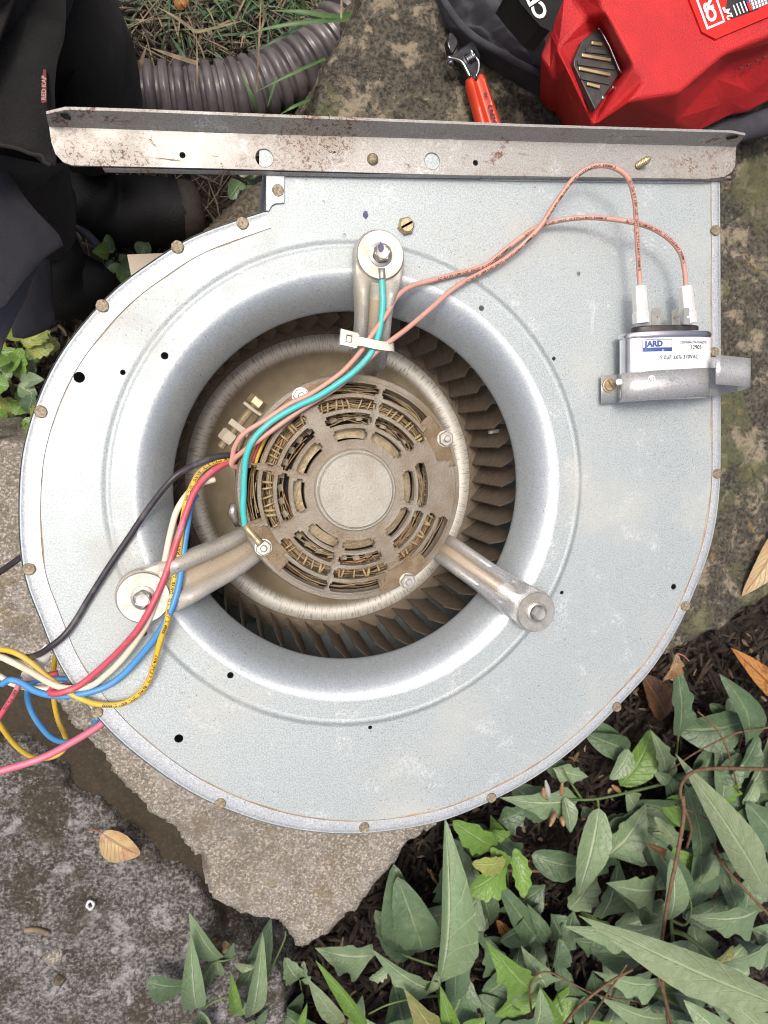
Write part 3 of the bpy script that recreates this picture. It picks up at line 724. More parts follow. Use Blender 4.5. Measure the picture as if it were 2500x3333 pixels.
mb = MB(); mb.revolve(MCN, [(.0718, -.124), (.0718, -.007), (.0729, -.006), (.0729, -.001), (.0716, .0030), (352*k1, .0042), (351*k1, .0036), (340*k1, -.003)], 120)
mb.revolve(MCN, [(.0718, -.124), (.01, -.1245)], 60); build('motor_shell', mb, M['motorcap'], cap, 40)
for na in nut_ang:
    A = [na+math.radians(15.5)*(k/10*2-1) for k in range(11)]; mb = MB()
    mb.plate([pol(291*k1, a) for a in A[::-1]]+[pol(354*k1, a) for a in A], [], .0052, .004)
    build('ear', mb, M['ear'], cap, bevel=.0005)
for (x, y), na in zip(nuts_px, nut_ang):
    c = P(x, y, .0052); mb = MB(); mb.revolve(c, [(.0056, 0), (.0054, .0007), (.003, .0008)], 24); mb.hexa(c+Vector((0, 0, .0006)), .0050, .0030, random.random(), top=.9); build('nut', mb, M['zinc'], cap, 30)
    mb = MB(); mb.revolve(c, [(.0022, 0), (.0022, .0052), (.0016, .0058), (.0001, .0058)], 14); build('bolt_end', mb, M['zinc'], cap, 40)
# windings, lacing, rotor ring and fins seen through the slots
def strands(r0, spread, zc, n, name, mats, seed):
    rnd = random.Random(seed); mb = MB()
    for s_ in range(n):
        rr = r0+rnd.uniform(-spread, spread); z = zc-abs(rr-r0)*.5+rnd.uniform(-.002, .0015); a0 = rnd.uniform(0, 2*pi); ln = rnd.uniform(.5, 2.2)
        N = int(ln*16); f1, f2 = rnd.uniform(2, 9), rnd.uniform(3, 11); pts = []
        for i in range(N+1):
            a = a0+ln*i/N; pts.append(pol(rr+.0014*math.sin(a*f1+s_), a, z+.0013*math.sin(a*f2+s_*2)))
        mb.tube(pts, rnd.uniform(.00035, .00065), 4, False, rnd.choice((0, 1, 1, 1, 2)))
    return tag(build(name, mb, mats, cap, 179), kind='stuff')
strands(.0535, .0050, -.0012, 170, 'winding', [M['coil1'], M['coil2'], M['coil3']], 3)
strands(.0628, .0030, -.0045, 46, 'winding', [M['coil1'], M['coil2'], M['coil3']], 4)
strands(.0448, .0025, -.0030, 40, 'winding', [M['coil1'], M['coil2'], M['coil3']], 5)
mb = MB(); rnd = random.Random(9)
for k in range(70):
    a = 2*pi*k/70+rnd.uniform(-.03, .03); tw = rnd.uniform(-.06, .06); r0, r1 = .0485, .059
    pts = [pol(r0+(r1-r0)*t, a+tw*t, 0.0006+.0025*math.sin(pi*t)) for t in (0, .2, .4, .6, .8, 1)]
    mb.tube(pts, rnd.uniform(.0005, .001), 5)
tag(build('lacing', mb, M['tape'], cap, 179), kind='stuff')
mb = MB(); mb.revolve(MCN, [(.0325, -.008), (.0325, .0020), (.0385, .0018), (.0390, -.008)], 72); build('rotor_ring', mb, M['bronze'], cap, 40)
mb = MB()
for k in range(34):
    a = 2*pi*k/34; mb.box(pol(.0452, a, -.0055), (.0032, .0042, .007), Matrix.Rotation(a+.3, 3, 'Z'))
tag(build('rotor_fins', mb, M['fin'], cap), kind='stuff')
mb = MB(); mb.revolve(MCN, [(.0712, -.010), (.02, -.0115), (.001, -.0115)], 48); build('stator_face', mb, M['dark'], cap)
# coloured leads seen in the outer slot
mb = MB(); 
for i, (r, mt) in enumerate(((.0625, 0), (.0647, 1), (.0668, 0))):
    mb.tube([pol(r, math.radians(a), -.001+.001*i) for a in range(128, 172, 4)], .0013, 6, True, mt)
build('lead_pair', mb, [M['w_yellow'], M['w_red']], cap, 179)

# clamp band with its bolt at the motor's upper left
mb = MB()
strip = [(1050, 1229), (1000, 1250), (950, 1272), (917, 1296), (890, 1325), (870, 1342), (855, 1346), (835, 1335), (797, 1305)]
zs = -.020
q = cat_rom([P(x, y, zs) for x, y in strip], 5)
for z in (zs, zs-.012): mb.v += [Vector((p.x, p.y, z)) for p in q]
off = []
for i, p in enumerate(q):
    t = (q[min(i+1, len(q)-1)]-q[max(0, i-1)]).normalized(); off.append(p+Vector((t.y, -t.x, 0))*(-.0022))
for z in (zs, zs-.012): mb.v += [Vector((p.x, p.y, z)) for p in off]
n = len(q)
for i in range(n-1):
    for a, b in ((0, 1), (3, 2), (2, 0)): mb.f.append((a*n+i, a*n+i+1, b*n+i+1, b*n+i)); mb.m.append(0)
mb.f.append((n-1, 2*n-1, 4*n-1, 3*n-1)); mb.m.append(0)
mb.box(P(775, 1390, zs-.005), (.013, .0042, .012), Matrix.Rotation(math.radians(-36), 3, 'Z'))
mb.box(P(792, 1408, zs-.007), (.012, .0030, .011), Matrix.Rotation(math.radians(-36), 3, 'Z'))
band_o = build('clamp_band', mb, M['armdust'], blower, 40, bevel=.0006, recalc=True)
ax0, ax1 = P(842, 1302, zs-.005), P(719, 1457, zs-.005); dr = (ax1-ax0).normalized()
mb = MB(); L = (ax1-ax0).length; npt = 60
mb.tube([ax0+dr*(L*k/npt) for k in range(npt+1)], [(.0024+.0004*(k % 2)) for k in range(npt+1)], 10); build('clamp_bolt', mb, M['brass'], band_o, 30)
def along(c, d, r, h_, n=6):
    m = MB(); R = d.to_track_quat('Z', 'Y').to_matrix(); m.revolve(c, [(r*.9, 0), (r, h_*.15), (r, h_*.85), (r*.9, h_)], n, 0, R, cap0=True, cap1=True); return m
build('bolt_head', along(ax0-dr*.001, dr, .0062, .006), M['brass'], band_o, 30, recalc=True)
build('clamp_nut', along(P(757, 1410, zs-.005), dr, .0064, .0075), M['armdust'], band_o, 30, recalc=True)
mb = MB()
q = [P(x, y, -.030) for x, y in ((775, 1520), (770, 1600), (768, 1660), (772, 1700), (790, 1722))]
q = cat_rom(q, 5); n = len(q)
for z in (-.022, -.036): mb.v += [Vector((p.x, p.y, z)) for p in q]
for i in range(n-1): mb.f.append((i, i+1, n+i+1, n+i)); mb.m.append(0)
mb.tube([P(762, 1640, -.02), P(757, 1668, -.02), P(765, 1690, -.022), P(770, 1712, -.026)], [.0026, .0034, .0024, .0012], 8)
build('band_clip', mb, M['zinc'], blower, 179)

# ---- fan wheel
DZ = -.108
DC = Vector((BC.x-.0005, BC.y+.0005, DZ))
mb = MB(); R1 = .1120
mb.revolve(DC, [(R1+.002, -.006), (R1+.002, -.0005), (R1, .0012), (R1-.003, .0022), (R1-.0075, .0020), (R1-.0105, .0002), (R1-.013, -.0045), (R1-.020, -.0085), (.085, -.0125), (.076, -.017), (.02, -.018)], 120)
wheel = build('fan_wheel', mb, M['dish'], blower, 40, loc=DC)
wheel.location = DC-ROOT[blower.name]
NB = 50
mb = MB(); cols = 7
sec = []
for i in range(cols):
    t = i/(cols-1); r = .1165+.0125*t; a = .118*t*(1.25-.25*t); sec.append((r*math.cos(a), r*math.sin(a)))
zt0, zb0 = -.0335-DZ, -.176-DZ
for z in (zt0, zb0):
    for i, (x, y) in enumerate(sec): mb.v.append(Vector((x, y, z-(.013*max(0, 1-i/2.2) if z > 0 else 0))))
th = .0007
for z in (zt0, zb0):
    for i, (x, y) in enumerate(sec): mb.v.append(Vector((x*math.cos(th/.11)-y*math.sin(th/.11), x*math.sin(th/.11)+y*math.cos(th/.11), z-(.013*max(0, 1-i/2.2) if z > 0 else 0))))
for i in range(cols-1):
    mb.f += [(i, i+1, cols+i+1, cols+i), (2*cols+i+1, 2*cols+i, 3*cols+i, 3*cols+i+1), (i+1, i, 2*cols+i, 2*cols+i+1)]; mb.m += [0]*3
mb.f += [(0, cols, 3*cols, 2*cols), (cols-1, 3*cols-1, 4*cols-1, 2*cols-1)]; mb.m += [1, 0]
b0 = build('blade', mb, [M['blade'], M['blade_edge']], None, 40)
b0.parent = wheel; b0.location = (0, 0, 0)
for k in range(1, NB):
    b = b0.copy(); COL.objects.link(b); b.rotation_euler = (0, 0, 2*pi*k/NB)
mb = MB(); mb.revolve(DC, [(.1138, -.001), (.1175, -.0012), (.1270, -.004), (.1270, -.008), (.1138, -.008)], 96); build('wheel_band', mb, M['blade'], wheel, 40)
bw = bpy.data.objects['wheel_band']; bw.data.transform(Matrix.Translation(ROOT[blower.name]-DC))
mb = MB(); mb.revolve(DC, [(.1280, zt0-.001), (.1280, zt0+.0012), (.1300, zt0+.0012), (.1300, zt0-.006)], 96); ring = build('end_ring', mb, M['blade'], wheel, 40)
ring.data.transform(Matrix.Translation(ROOT[blower.name]-DC))
# small balance clip on one blade
mb = MB(); mb.box(P(1612, 1404, -.060), (.010, .0030, .006), Matrix.Rotation(.15, 3, 'Z')); bclip = build('balance_clip', mb, M['zinc'], wheel, bevel=.0006)
bclip.data.transform(Matrix.Translation(ROOT[blower.name]-DC))

# ---- capacitor with strap
zc = .014
p0, p1 = P(2021, 1192, zc), P(2303, 1184, zc); ux = (p1-p0); CW = ux.length/2; ux.normalize(); uy = Vector((-ux.y, ux.x, 0)); uz = Vector((0, 0, 1))
cc = (p0+p1)/2; cc.z = 0; HB = .0130
y0 = (P(2160, 1301, .012)-cc).dot(uy); y1 = (P(2160, 1084, zc)-cc).dot(uy)
def oval(a, k=1.0, add=0.0):          # superellipse section of the can
    c_, s_ = math.cos(a), math.sin(a); e = .95
    return ((CW*k+add)*math.copysign(abs(c_)**e, c_), (HB*k+add)*math.copysign(abs(s_)**.82, s_)+HB+.001)
def can_pt(x, y, z): return cc+ux*x+uy*y+uz*z
def can_top(x, add=0.0):
    lo, hi = 0.0, pi
    for _ in range(30):
        m_ = (lo+hi)/2
        if oval(m_, 1, add)[0] > x: lo = m_
        else: hi = m_
    return oval(lo, 1, add)[1]
mb = MB(); NN = 56
prof_c = [(.90, y0), (.97, y0+.0006), (1.0, y0+.002), (1.0, y0+.004), (.985, y0+.005), (.985, y1-.004), (1.01, y1-.0035), (1.02, y1-.0018), (.99, y1-.0004), (.93, y1), (.91, y1-.0012), (.2, y1-.0012)]
for k, y in prof_c:
    for i in range(NN):
        x, z = oval(2*pi*i/NN, k); z = (z-HB-.001)+HB+.001; mb.v.append(can_pt(x, y, z))
for j in range(len(prof_c)-1):
    for i in range(NN): mb.f.append((j*NN+i, j*NN+(i+1) % NN, (j+1)*NN+(i+1) % NN, (j+1)*NN+i)); mb.m.append(0)
mb.f.append(tuple(range(NN))); mb.m.append(0)
cap_o = build('capacitor', mb, M['alu'], blower, 40, recalc=True)
# black terminal block
mb = MB()
for k, y in ((.72, y1-.001), (.74, y1+.0005), (.74, y1+.0035), (.70, y1+.0042), (.05, y1+.0042)):
    for i in range(NN):
        x, z = oval(2*pi*i/NN, k); mb.v.append(can_pt(x, y, (z-HB-.001)*.9/1+HB+.001))
for j in range(4):
    for i in range(NN): mb.f.append((j*NN+i, j*NN+(i+1) % NN, (j+1)*NN+(i+1) % NN, (j+1)*NN+i)); mb.m.append(0)
build('terminal_block', mb, M['black_plastic'], cap_o, 40, recalc=True)
def loc_of(px, py, z):
    d = P(px, py, z)-cc; return d.dot(ux), d.dot(uy)
Rcap = Matrix((ux, uy, uz)).transposed()
for px, py, z in ((2138, 1022, .020), (2240, 1022, .0245), (2195, 1028, .017)):
    x, y = loc_of(px, py, z); mb = MB(); w_ = .0068 if px != 2195 else .0035; t0, t1 = y1+.004, y+.004
    hole = can_pt(x, (t0+t1)/2-.0005, 0)
    mb.plate([can_pt(x-w_/2, t0, 0), can_pt(x+w_/2, t0, 0), can_pt(x+w_/2, t1-.0015, 0), can_pt(x+w_/2-.0012, t1, 0), can_pt(x-w_/2+.0012, t1, 0), can_pt(x-w_/2, t1-.0015, 0)], [circ(hole, .0009, 10)], z, .0009, bottom=True)
    build('terminal', mb, M['zinc'], cap_o)
for (xa, ya), (xb, yb), wd in (((2090, 1052), (2083, 930), 46), ((2246, 1052), (2233, 930), 47)):
    z = .021; A, B = P(xa, ya, z), P(xb, yb, z); d = (B-A).normalized(); s_ = Vector((-d.y, d.x, 0)); hw = wd*mpp(z)/2; mb = MB()
    sec = [(-1, -.0035), (-1, .0015), (-.45, .0035), (.15, .0035), (1, .0012), (1, -.0035)]
    rows_ = [(0, 1.08), (.28, 1.08), (.30, .98), (.97, .92), (1, .86)]
    for t, k in rows_:
        for u, zz in sec: mb.v.append(A.lerp(B, t)+s_*(-u*hw*k)+uz*zz*k)
    m = len(sec)
    for j in range(len(rows_)-1):
        for i in range(m): mb.f.append((j*m+i, j*m+(i+1) % m, (j+1)*m+(i+1) % m, (j+1)*m+i)); mb.m.append(0)
    mb.f += [tuple(range(m)), tuple((len(rows_)-1)*m+i for i in range(m))]; mb.m += [0, 0]
    build('wire_connector', mb, M['white_plastic'], cap_o, bevel=.0004, recalc=True)
# printed label, bent round the can
xl, yb_ = loc_of(2068, 1196, .026); xr, yt_ = loc_of(2300, 1096, .026); xr = CW*.975
mb = MB(); NX = 30
for j in range(2):
    for i in range(NX+1):
        x = xl+(xr-xl)*i/NX; y = (yb_-.002, yt_)[j]
        mb.v.append(can_pt(x, y, can_top(x, .00005)+.00012))
for i in range(NX): mb.f.append((i, i+1, NX+2+i, NX+1+i)); mb.m.append(0)
lab = build('label', mb, M['paper'], cap_o, 179)
pl = MB()
def lab_fn(px, py, dz):
    x0, y_0 = loc_of(px, py, .026)
    return lambda x, y: can_pt(x0+x, y_0+y, can_top(min(x0+x, CW*.97), .00005)+dz)
px1 = mpp(.026)
def lab_rect(xa, ya, xb, yb, dz, mi):
    N = 8; b = len(pl.v)
    for yy in (yb, ya):
        for i in range(N+1):
            x, y = loc_of(xa+(xb-xa)*i/N, yy, .026); pl.v.append(can_pt(x, y, can_top(min(x, CW*.97), .00005)+dz))
    for i in range(N): pl.f.append((b+i, b+i+1, b+N+2+i, b+N+1+i)); pl.m.append(mi)
lab_rect(2097, 1104, 2184, 1144, .00024, 1); lab_rect(2099, 1106, 2182, 1131, .00036, 2)
put_text(pl, 'JARD', 27*px1, lab_fn(2103, 1128, .0005), .0003, 1)
put_text(pl, 'by', 9*px1, lab_fn(2152, 1142, .0005), 0, 2)
put_text(pl, '325P505H37A15A4ZM3', 12*px1, lab_fn(2209, 1119, .0005), 0, 0)
put_text(pl, '12905', 21*px1, lab_fn(2243, 1137, .0005), 0, 0)
put_text(pl, '5.0\u00b5F \u00b16% 370VAC', 19.5*px1, lab_fn(2146, 1170, .0005), 0, 0)
prt = build('label_print', pl, [M['ink'], M['blue_ink'], M['paper']], cap_o)
# strap: ear, over the can, out past the plate's edge and folded back
sx = []
xe, _ = loc_of(1957, 1260, .003)
xe, _ = loc_of(1957, 1260, .0055); xb, _ = loc_of(2010, 1260, .0055)
sx += [(xe, .0055), (xe+.003, .0055), (xb-.0010, .0055), (xb, .0058), (xb+.0002, .0085)]
for i in range(15):
    a = pi-.12-(pi-.72)*i/14; x, z = oval(a, 1.0, .0009); sx.append((x, z))
xr2, _ = loc_of(2410, 1230, .020)
sx += [(CW*.86, can_top(CW*.86, .0009)-.0005), (CW+.004, .0200), (CW+.010, .0175), (xr2-.004, .0170), (xr2-.0012, .0180), (xr2, .0215)]
sx2 = [(xr2+.0002, .0250), (xr2-.0012, .0295), (xr2-.004, .0325), (CW+.006, .0335), (CW*.72, .0340)]
sp = cat_rom([Vector((x, 0, z)) for x, z in sx+sx2], 4)
mb = MB(); tot = len(sp); L = 0; Ls = [0]
for a, b in zip(sp, sp[1:]): L += (b-a).length; Ls.append(L)
_, ys0 = loc_of(2120, 1298, .030); _, ys1 = loc_of(2120, 1200, .034)
SWD = ys1-ys0
for i, p in enumerate(sp):
    lift = .0075*max(0, (Ls[i]-L*.62)/(L*.38)) ; lo = ys0-.0012+lift+.0016*(p.x+CW)/(2*CW)
    mb.v.append(can_pt(p.x, lo, p.z)); mb.v.append(can_pt(p.x, lo+SWD, p.z))
for i in range(tot-1): mb.f.append((2*i, 2*i+1, 2*i+3, 2*i+2)); mb.m.append(0)
strap = build('capacitor_strap', mb, M['steelstrap'], blower, 50, recalc=True)
s_ = strap.modifiers.new('thickness', 'SOLIDIFY'); s_.thickness = .0007; s_.offset = 0
for (px, py, z, rr, mk) in ((2069, 1236, None, .0022, 'paper'), (2143, 1231, None, .0025, 'paper'), (2207, 1228, None, .0024, 'alu')):
    x, y = loc_of(px, py, .034); zz = can_top(x, .0009)+.0005; mb = MB(); q = [can_pt(x+rr*math.cos(t*.5236), y+rr*math.sin(t*.5236), can_top(x+rr*math.cos(t*.5236), .0009)+.0006) for t in range(12)]
    mb.add(q, [tuple(range(12))]); build('strap_hole', mb, M[mk], strap)
mb = MB(); put_text(mb, 'US', 15*px1, lambda x, y: can_pt(loc_of(2136, 1236, .034)[0]+x, loc_of(2136, 1236, .034)[1]+y, can_top(loc_of(2136, 1236, .034)[0]+x, .0009)+.0008), 0, 0); build('hole_print', mb, M['ink'], strap)
for px, py, z in ((2340, 1199, .0336),):
    x, y = loc_of(px, py, z); mb = MB(); mb.add([can_pt(x+.0019*math.cos(t*.5236), y+.0019*math.sin(t*.5236), z+.0004) for t in range(12)], [tuple(range(12))]); build('strap_hole', mb, M['dark'], strap)
slotted(P(1981, 1254, .0059), .0040, .0024, -.9, M['brass'], strap, washer=.0048)

# ---- wires
def lift_path(pts, per=8): return cat_rom([P(x, y, z) for x, y, z in pts], per)
WIRE = {}
def wire(pts, r, mat, label=None, print_=None, size=.0022, start=.02, gap=.03, side=0.0, name='wire', reps=3):
    path = resample(lift_path(pts), .0016); mb = MB(); mb.tube(path, r, 10)
    o = build(name, mb, mat, blower, 179)
    if label: o['label'] = label
    if print_:
        vs, fs = text_geo(print_, size, .00006); ln = max(v.x for v in vs); acc = [0]
        for a, b in zip(path, path[1:]): acc.append(acc[-1]+(b-a).length)
        tm = MB(); s0 = start
        def at(s_):
            s_ = max(0, min(acc[-1]-1e-6, s_)); i = min(int(s_/acc[-1]*(len(acc)-1)), len(acc)-2)
            while acc[i] > s_: i -= 1
            while acc[i+1] < s_: i += 1
            t = (s_-acc[i])/(acc[i+1]-acc[i]); return path[i].lerp(path[i+1], t), (path[i+1]-path[i]).normalized()
        for _ in range(reps):
            if s0+ln > acc[-1]: break
            out = []
            for v in vs:
                p, d = at(s0+v.x); s_ = Vector((-d.y, d.x, 0)).normalized(); up_ = d.cross(s_)
                if up_.z < 0: up_ = -up_
                a = (v.y-size*.35)/r+side; out.append(p+(up_*math.cos(a)+s_*math.sin(a))*(r+.00008))
            tm.add(out, fs); s0 += ln+gap
        if tm.f: build('wire_print', tm, M['ink'], o)
    return o
r = .0016
PK = 'E148000-S  AWM STYLE 3173  12AWG  125\u00b0C  600V  A/B  FT2  LTE'
wire([(2083, 934, .022), (2078, 850, .024), (2072, 740, .027), (2065, 650, .030), (2042, 577, .032), (1990, 543, .031), (1930, 542, .028), (1872, 577, .024), (1812, 655, .019), (1760, 735, .014), (1700, 798, .010), (1640, 846, .008), (1568, 887, .0075), (1483, 935, .0085), (1399, 1007, .012), (1327, 1068, .017), (1279, 1104, .021), (1224, 1146, .021), (1170, 1200, .017), (1095, 1262, .014), (989, 1328, .013), (917, 1378, .013), (845, 1431, .012), (796, 1466, .008), (763, 1494, .003), (755, 1512, -.001)], r, M['w_pink'], 'pink lead looping highest over the rail to the capacitor', PK, .0019, .01, .012, .35)
wire([(2233, 934, .022), (2228, 880, .023), (2215, 825, .024), (2180, 780, .024), (2120, 742, .023), (2050, 722, .027), (1980, 712, .020), (1910, 708, .015), (1830, 716, .011), (1760, 735, .0075), (1700, 770, .006), (1616, 836, .005), (1568, 869, .005), (1423, 908, .006), (1339, 932, .010), (1291, 967, .014), (1260, 1021, .018), (1212, 1088, .020), (1176, 1142, .019), (1110, 1214, .014), (1013, 1281, .0135), (941, 1316, .013), (869, 1364, .012), (796, 1410, .009), (765, 1453, .005), (757, 1489, .002), (752, 1508, .001), (762, 1520, -.002), (790, 1515, -.006)], r, M['w_pink'], 'pink lead that lies lower across the face to the capacitor', PK, .0019, .015, .012, .35)
wire([(1243, 905, .0165), (1245, 950, .0175), (1246, 990, .018), (1240, 1050, .019), (1226, 1110, .021), (1200, 1160, .022), (1150, 1212, .019), (1098, 1250, .017), (1034, 1291, .016), (965, 1324, .016), (893, 1366, .0155), (840, 1412, .015), (813, 1453, .013), (800, 1495, .011), (795, 1545, .009), (793, 1605, .007), (791, 1655, .006), (797, 1712, .004)], .0019, M['w_cyan'], 'turquoise earth lead from the top arm to a motor nut')
mb = MB(); mb.tube([P(1242, 872, .0178), P(1243, 905, .0168), P(1244, 912, .017)], [.0022, .0026, .0022], 8); build('crimp', mb, M['zinc'], blower, 179)
mb = MB(); mb.tube([P(797, 1708, .004), P(812, 1730, .0045), P(836, 1756, .0065), P(850, 1772, .0088)], [.0022, .0024, .0020, .0028], 8); build('ring_terminal', mb, M['brass'], blower, 179)
wire([(775, 1478, -.006), (740, 1482, .000), (700, 1488, .003), (651, 1507, .006), (570, 1551, .010), (488, 1648, .0075), (423, 1744, .0055), (353, 1847, .0045), (288, 1950, .0035), (239, 2030, .0035), (201, 2076, .0045), (157, 2110, .003), (125, 2130, -.004), (81, 2139, -.015), (30, 2128, -.025), (-60, 2095, -.03)], .0019, M['w_black'], 'black lead')
wire([(110, 1790, -.03), (60, 1820, -.035), (0, 1862, -.045), (-80, 1910, -.055)], .0020, M['w_black'], 'short black lead passing under the rim')
r = .0018
YL = 'AWM  STYLE  3173  18AWG  125\u00b0C  600V  E148000'
wire([(770, 1490, -.006), (735, 1494, -.001), (695, 1505, .001), (652, 1536, .004), (627, 1578, .006), (608, 1628, .008), (596, 1690, .010), (590, 1730, .011), (583, 1790, .012), (570, 1869, .0135), (555, 1950, .0165), (543, 2026, .019), (521, 2088, .016), (499, 2173, .011), (477, 2228, .009), (440, 2269, .007), (391, 2292, .006), (326, 2293, .0055), (270, 2277, .006), (215, 2248, .004), (150, 2200, -.002), (100, 2155, -.008), (50, 2125, -.012), (0, 2114, -.016), (-80, 2115, -.02)], r, M['w_yellow'], 'long yellow lead over the face', YL, .0024, .004, .015)
wire([(230, 2100, -.05), (190, 2120, -.055), (177, 2160, -.06), (174, 2215, -.066), (176, 2280, -.072), (190, 2346, -.08), (210, 2390, -.085), (216, 2425, -.09), (192, 2455, -.092), (147, 2469, -.09), (98, 2461, -.085), (49, 2424, -.08), (0, 2358, -.07), (-60, 2250, -.06)], r, M['w_yellow'], 'yellow loop hanging below the rim', None)
wire([(772, 1500, -.008), (735, 1508, -.001), (678, 1545, .004), (635, 1598, .008), (602, 1680, .0115), (570, 1778, .0145), (537, 1875, .018), (499, 1962, .022), (456, 2038, .021), (412, 2092, .016), (369, 2136, .012), (304, 2196, .009), (255, 2233, .008), (206, 2253, .008), (172, 2258, .006), (163, 2250, .003), (178, 2241, .001), (228, 2231, -.006), (300, 2260, -.02)], .00195, M['w_red'], 'red lead turning back on itself at the rim')
wire([(190, 2190, -.030), (130, 2203, -.028), (76, 2213, -.028), (40, 2270, -.03), (0, 2332, -.032), (-60, 2430, -.035)], r, M['w_red'], 'red lead end leaving towards the grey slab', '600V  FT2  LTE', .0024, .028, .02)
wire([(345, 2340, -.035), (320, 2364, -.035), (233, 2417, -.035), (136, 2467, -.034), (0, 2510, -.032), (-80, 2530, -.03)], .0024, M['w_rose'], 'rose pink lead passing below the loops')
wire([(700, 1560, .000), (650, 1575, .002), (613, 1605, .005), (575, 1664, .008), (553, 1745, .010), (537, 1826, .0125), (521, 1907, .0165), (503, 1965, .0185), (480, 2025, .018), (450, 2076, .0145), (402, 2141, .010), (347, 2196, .007), (293, 2233, .0055), (217, 2240, .005), (163, 2223, .002), (98, 2185, -.003), (33, 2152, -.008), (0, 2138, -.010), (-80, 2120, -.014)], .00195, M['w_white'], 'cream white lead beside the red one')
wire([(-60, 2170, -.03), (0, 2201, -.03), (33, 2222, -.03), (92, 2239, -.032), (163, 2240, -.032), (230, 2225, -.035), (300, 2210, -.04)], .0019, M['w_white'], 'cream white lead end under the rim', 'AWM  E14', .0022, .027, .02)
wire([(640, 1610, .000), (622, 1640, .003), (613, 1690, .006), (602, 1760, .009), (591, 1847, .0125), (577, 1925, .0165), (548, 2005, .018), (505, 2076, .0125), (456, 2136, .0085), (402, 2195, .0065), (342, 2236, .0055), (271, 2258, .0055), (190, 2266, .003), (119, 2251, -.002), (71, 2223, -.006), (33, 2213, -.008), (6, 2228, -.010)], .0020, M['w_blue'], 'blue lead sweeping over the lower arm')
wire([(260, 2215, -.045), (217, 2210, -.045), (152, 2209, -.045), (110, 2220, -.048), (90, 2250, -.052), (96, 2298, -.057), (125, 2353, -.062), (168, 2401, -.066), (217, 2416, -.068), (266, 2401, -.066), (300, 2370, -.06), (318, 2335, -.05)], .0020, M['w_blue'], 'blue loop hanging below the rim')
# white tape tail on the leads
mb = MB(); q = [(150, 2095, 168, 2128, .0), (128, 2120, 160, 2145, -.008), (100, 2150, 138, 2180, -.016), (70, 2190, 112, 2207, -.022), (68, 2200, 95, 2212, -.024)]
for xa, ya, xb, yb, z in q: mb.v += [P(xa, ya, z), P(xb, yb, z-.002)]
for i in range(len(q)-1): mb.f.append((2*i, 2*i+1, 2*i+3, 2*i+2)); mb.m.append(0)
o = build('tape_tail', mb, M['white_plastic'], blower, 179); sm = o.modifiers.new('thickness', 'SOLIDIFY'); sm.thickness = .0006
# nylon cable tie round arm and leads
mb = MB(); z = .026
q = [(1150, 1108, .022), (1180, 1112, .0245), (1215, 1120, .0262), (1250, 1126, .0245), (1278, 1129, .020), (1283, 1130, .012), (1275, 1128, .002)]
cen = cat_rom([P(*p) for p in q], 5); n = len(cen); hw = .0026
for p in cen: mb.v += [p+Vector((.0003, -hw, 0)), p+Vector((-.0003, hw, 0)), p+Vector((-.0003, hw, -.0011)), p+Vector((.0003, -hw, -.0011))]
for i in range(n-1):
    for a in range(4): mb.f.append((4*i+a, 4*i+(a+1) % 4, 4*i+4+(a+1) % 4, 4*i+4+a)); mb.m.append(0)
tie = build('cable_tie', mb, M['nylon'], blower, 40, recalc=True)
mb = MB(); c = P(1133, 1104, .021); Rz = Matrix.Rotation(-.12, 3, 'Z')
o_ = [(-.0048, -.0042), (.0050, -.0040), (.0060, -.0026), (.0060, .0030), (.0048, .0042), (-.0048, .0044)]
hl = [(-.0014, -.0020), (.0022, -.0020), (.0022, .0022), (-.0014, .0022)]
tr = lambda L: [c+Rz @ Vector((x, y, 0)) for x, y in L]
mb.plate(tr(o_), [tr(hl)], c.z+.002, .005, bottom=True); mb.box(c+Rz @ Vector((.0004, 0, .0006)), (.003, .0035, .002), Rz); build('tie_head', mb, M['nylon'], tie, bevel=.0006)

# ================================================================== RED AND BLACK TOOL BAG
bag = thing('tool_bag', 'red plastic and black fabric tool bag resting on the mossy slab', 'tool bag', P(2150, 150, ZS))
V = {}
def vx(k, x, y, z): V[k] = P(x, y, z)
# outer lower edge of the plastic shell
for k, (x, y, z) in enumerate([(1838, -60, -.10), (1798, 84, -.112), (1758, 180, -.112), (1796, 254, -.116), (1832, 268, -.118), (1900, 425, -.125), (2000, 452, -.135), (2150, 460, -.14), (2258, 436, -.14), (2385, 372, -.14), (2437, 364, -.14), (2560, 300, -.14), (2800, 190, -.14), (2800, -220, -.10), (2300, -420, -.10), (1900, -300, -.10)]): vx('o%d' % k, x, y, z)
NO = 16
cq = sum((V['o%d' % k] for k in range(NO)), Vector())/NO
for k in range(NO): V['b%d' % k] = Vector((V['o%d' % k].x*.72+cq.x*.28, V['o%d' % k].y*.72+cq.y*.28, ZS+.004))
# recess for the foot: rim corners and floor corners
vx('rT', 1972, 44, -.072); vx('rR', 2062, 212, -.072); vx('rRR', 2104, 252, -.072); vx('rB', 1935, 412, -.108); vx('rL', 1850, 235, -.090); vx('rL2', 1812, 150, -.098); vx('rT2', 1905, 60, -.090)
vx('fT', 1952, 86, -.098); vx('fR', 2022, 236, -.098); vx('fB', 1938, 366, -.110); vx('fL', 1866, 208, -.104)
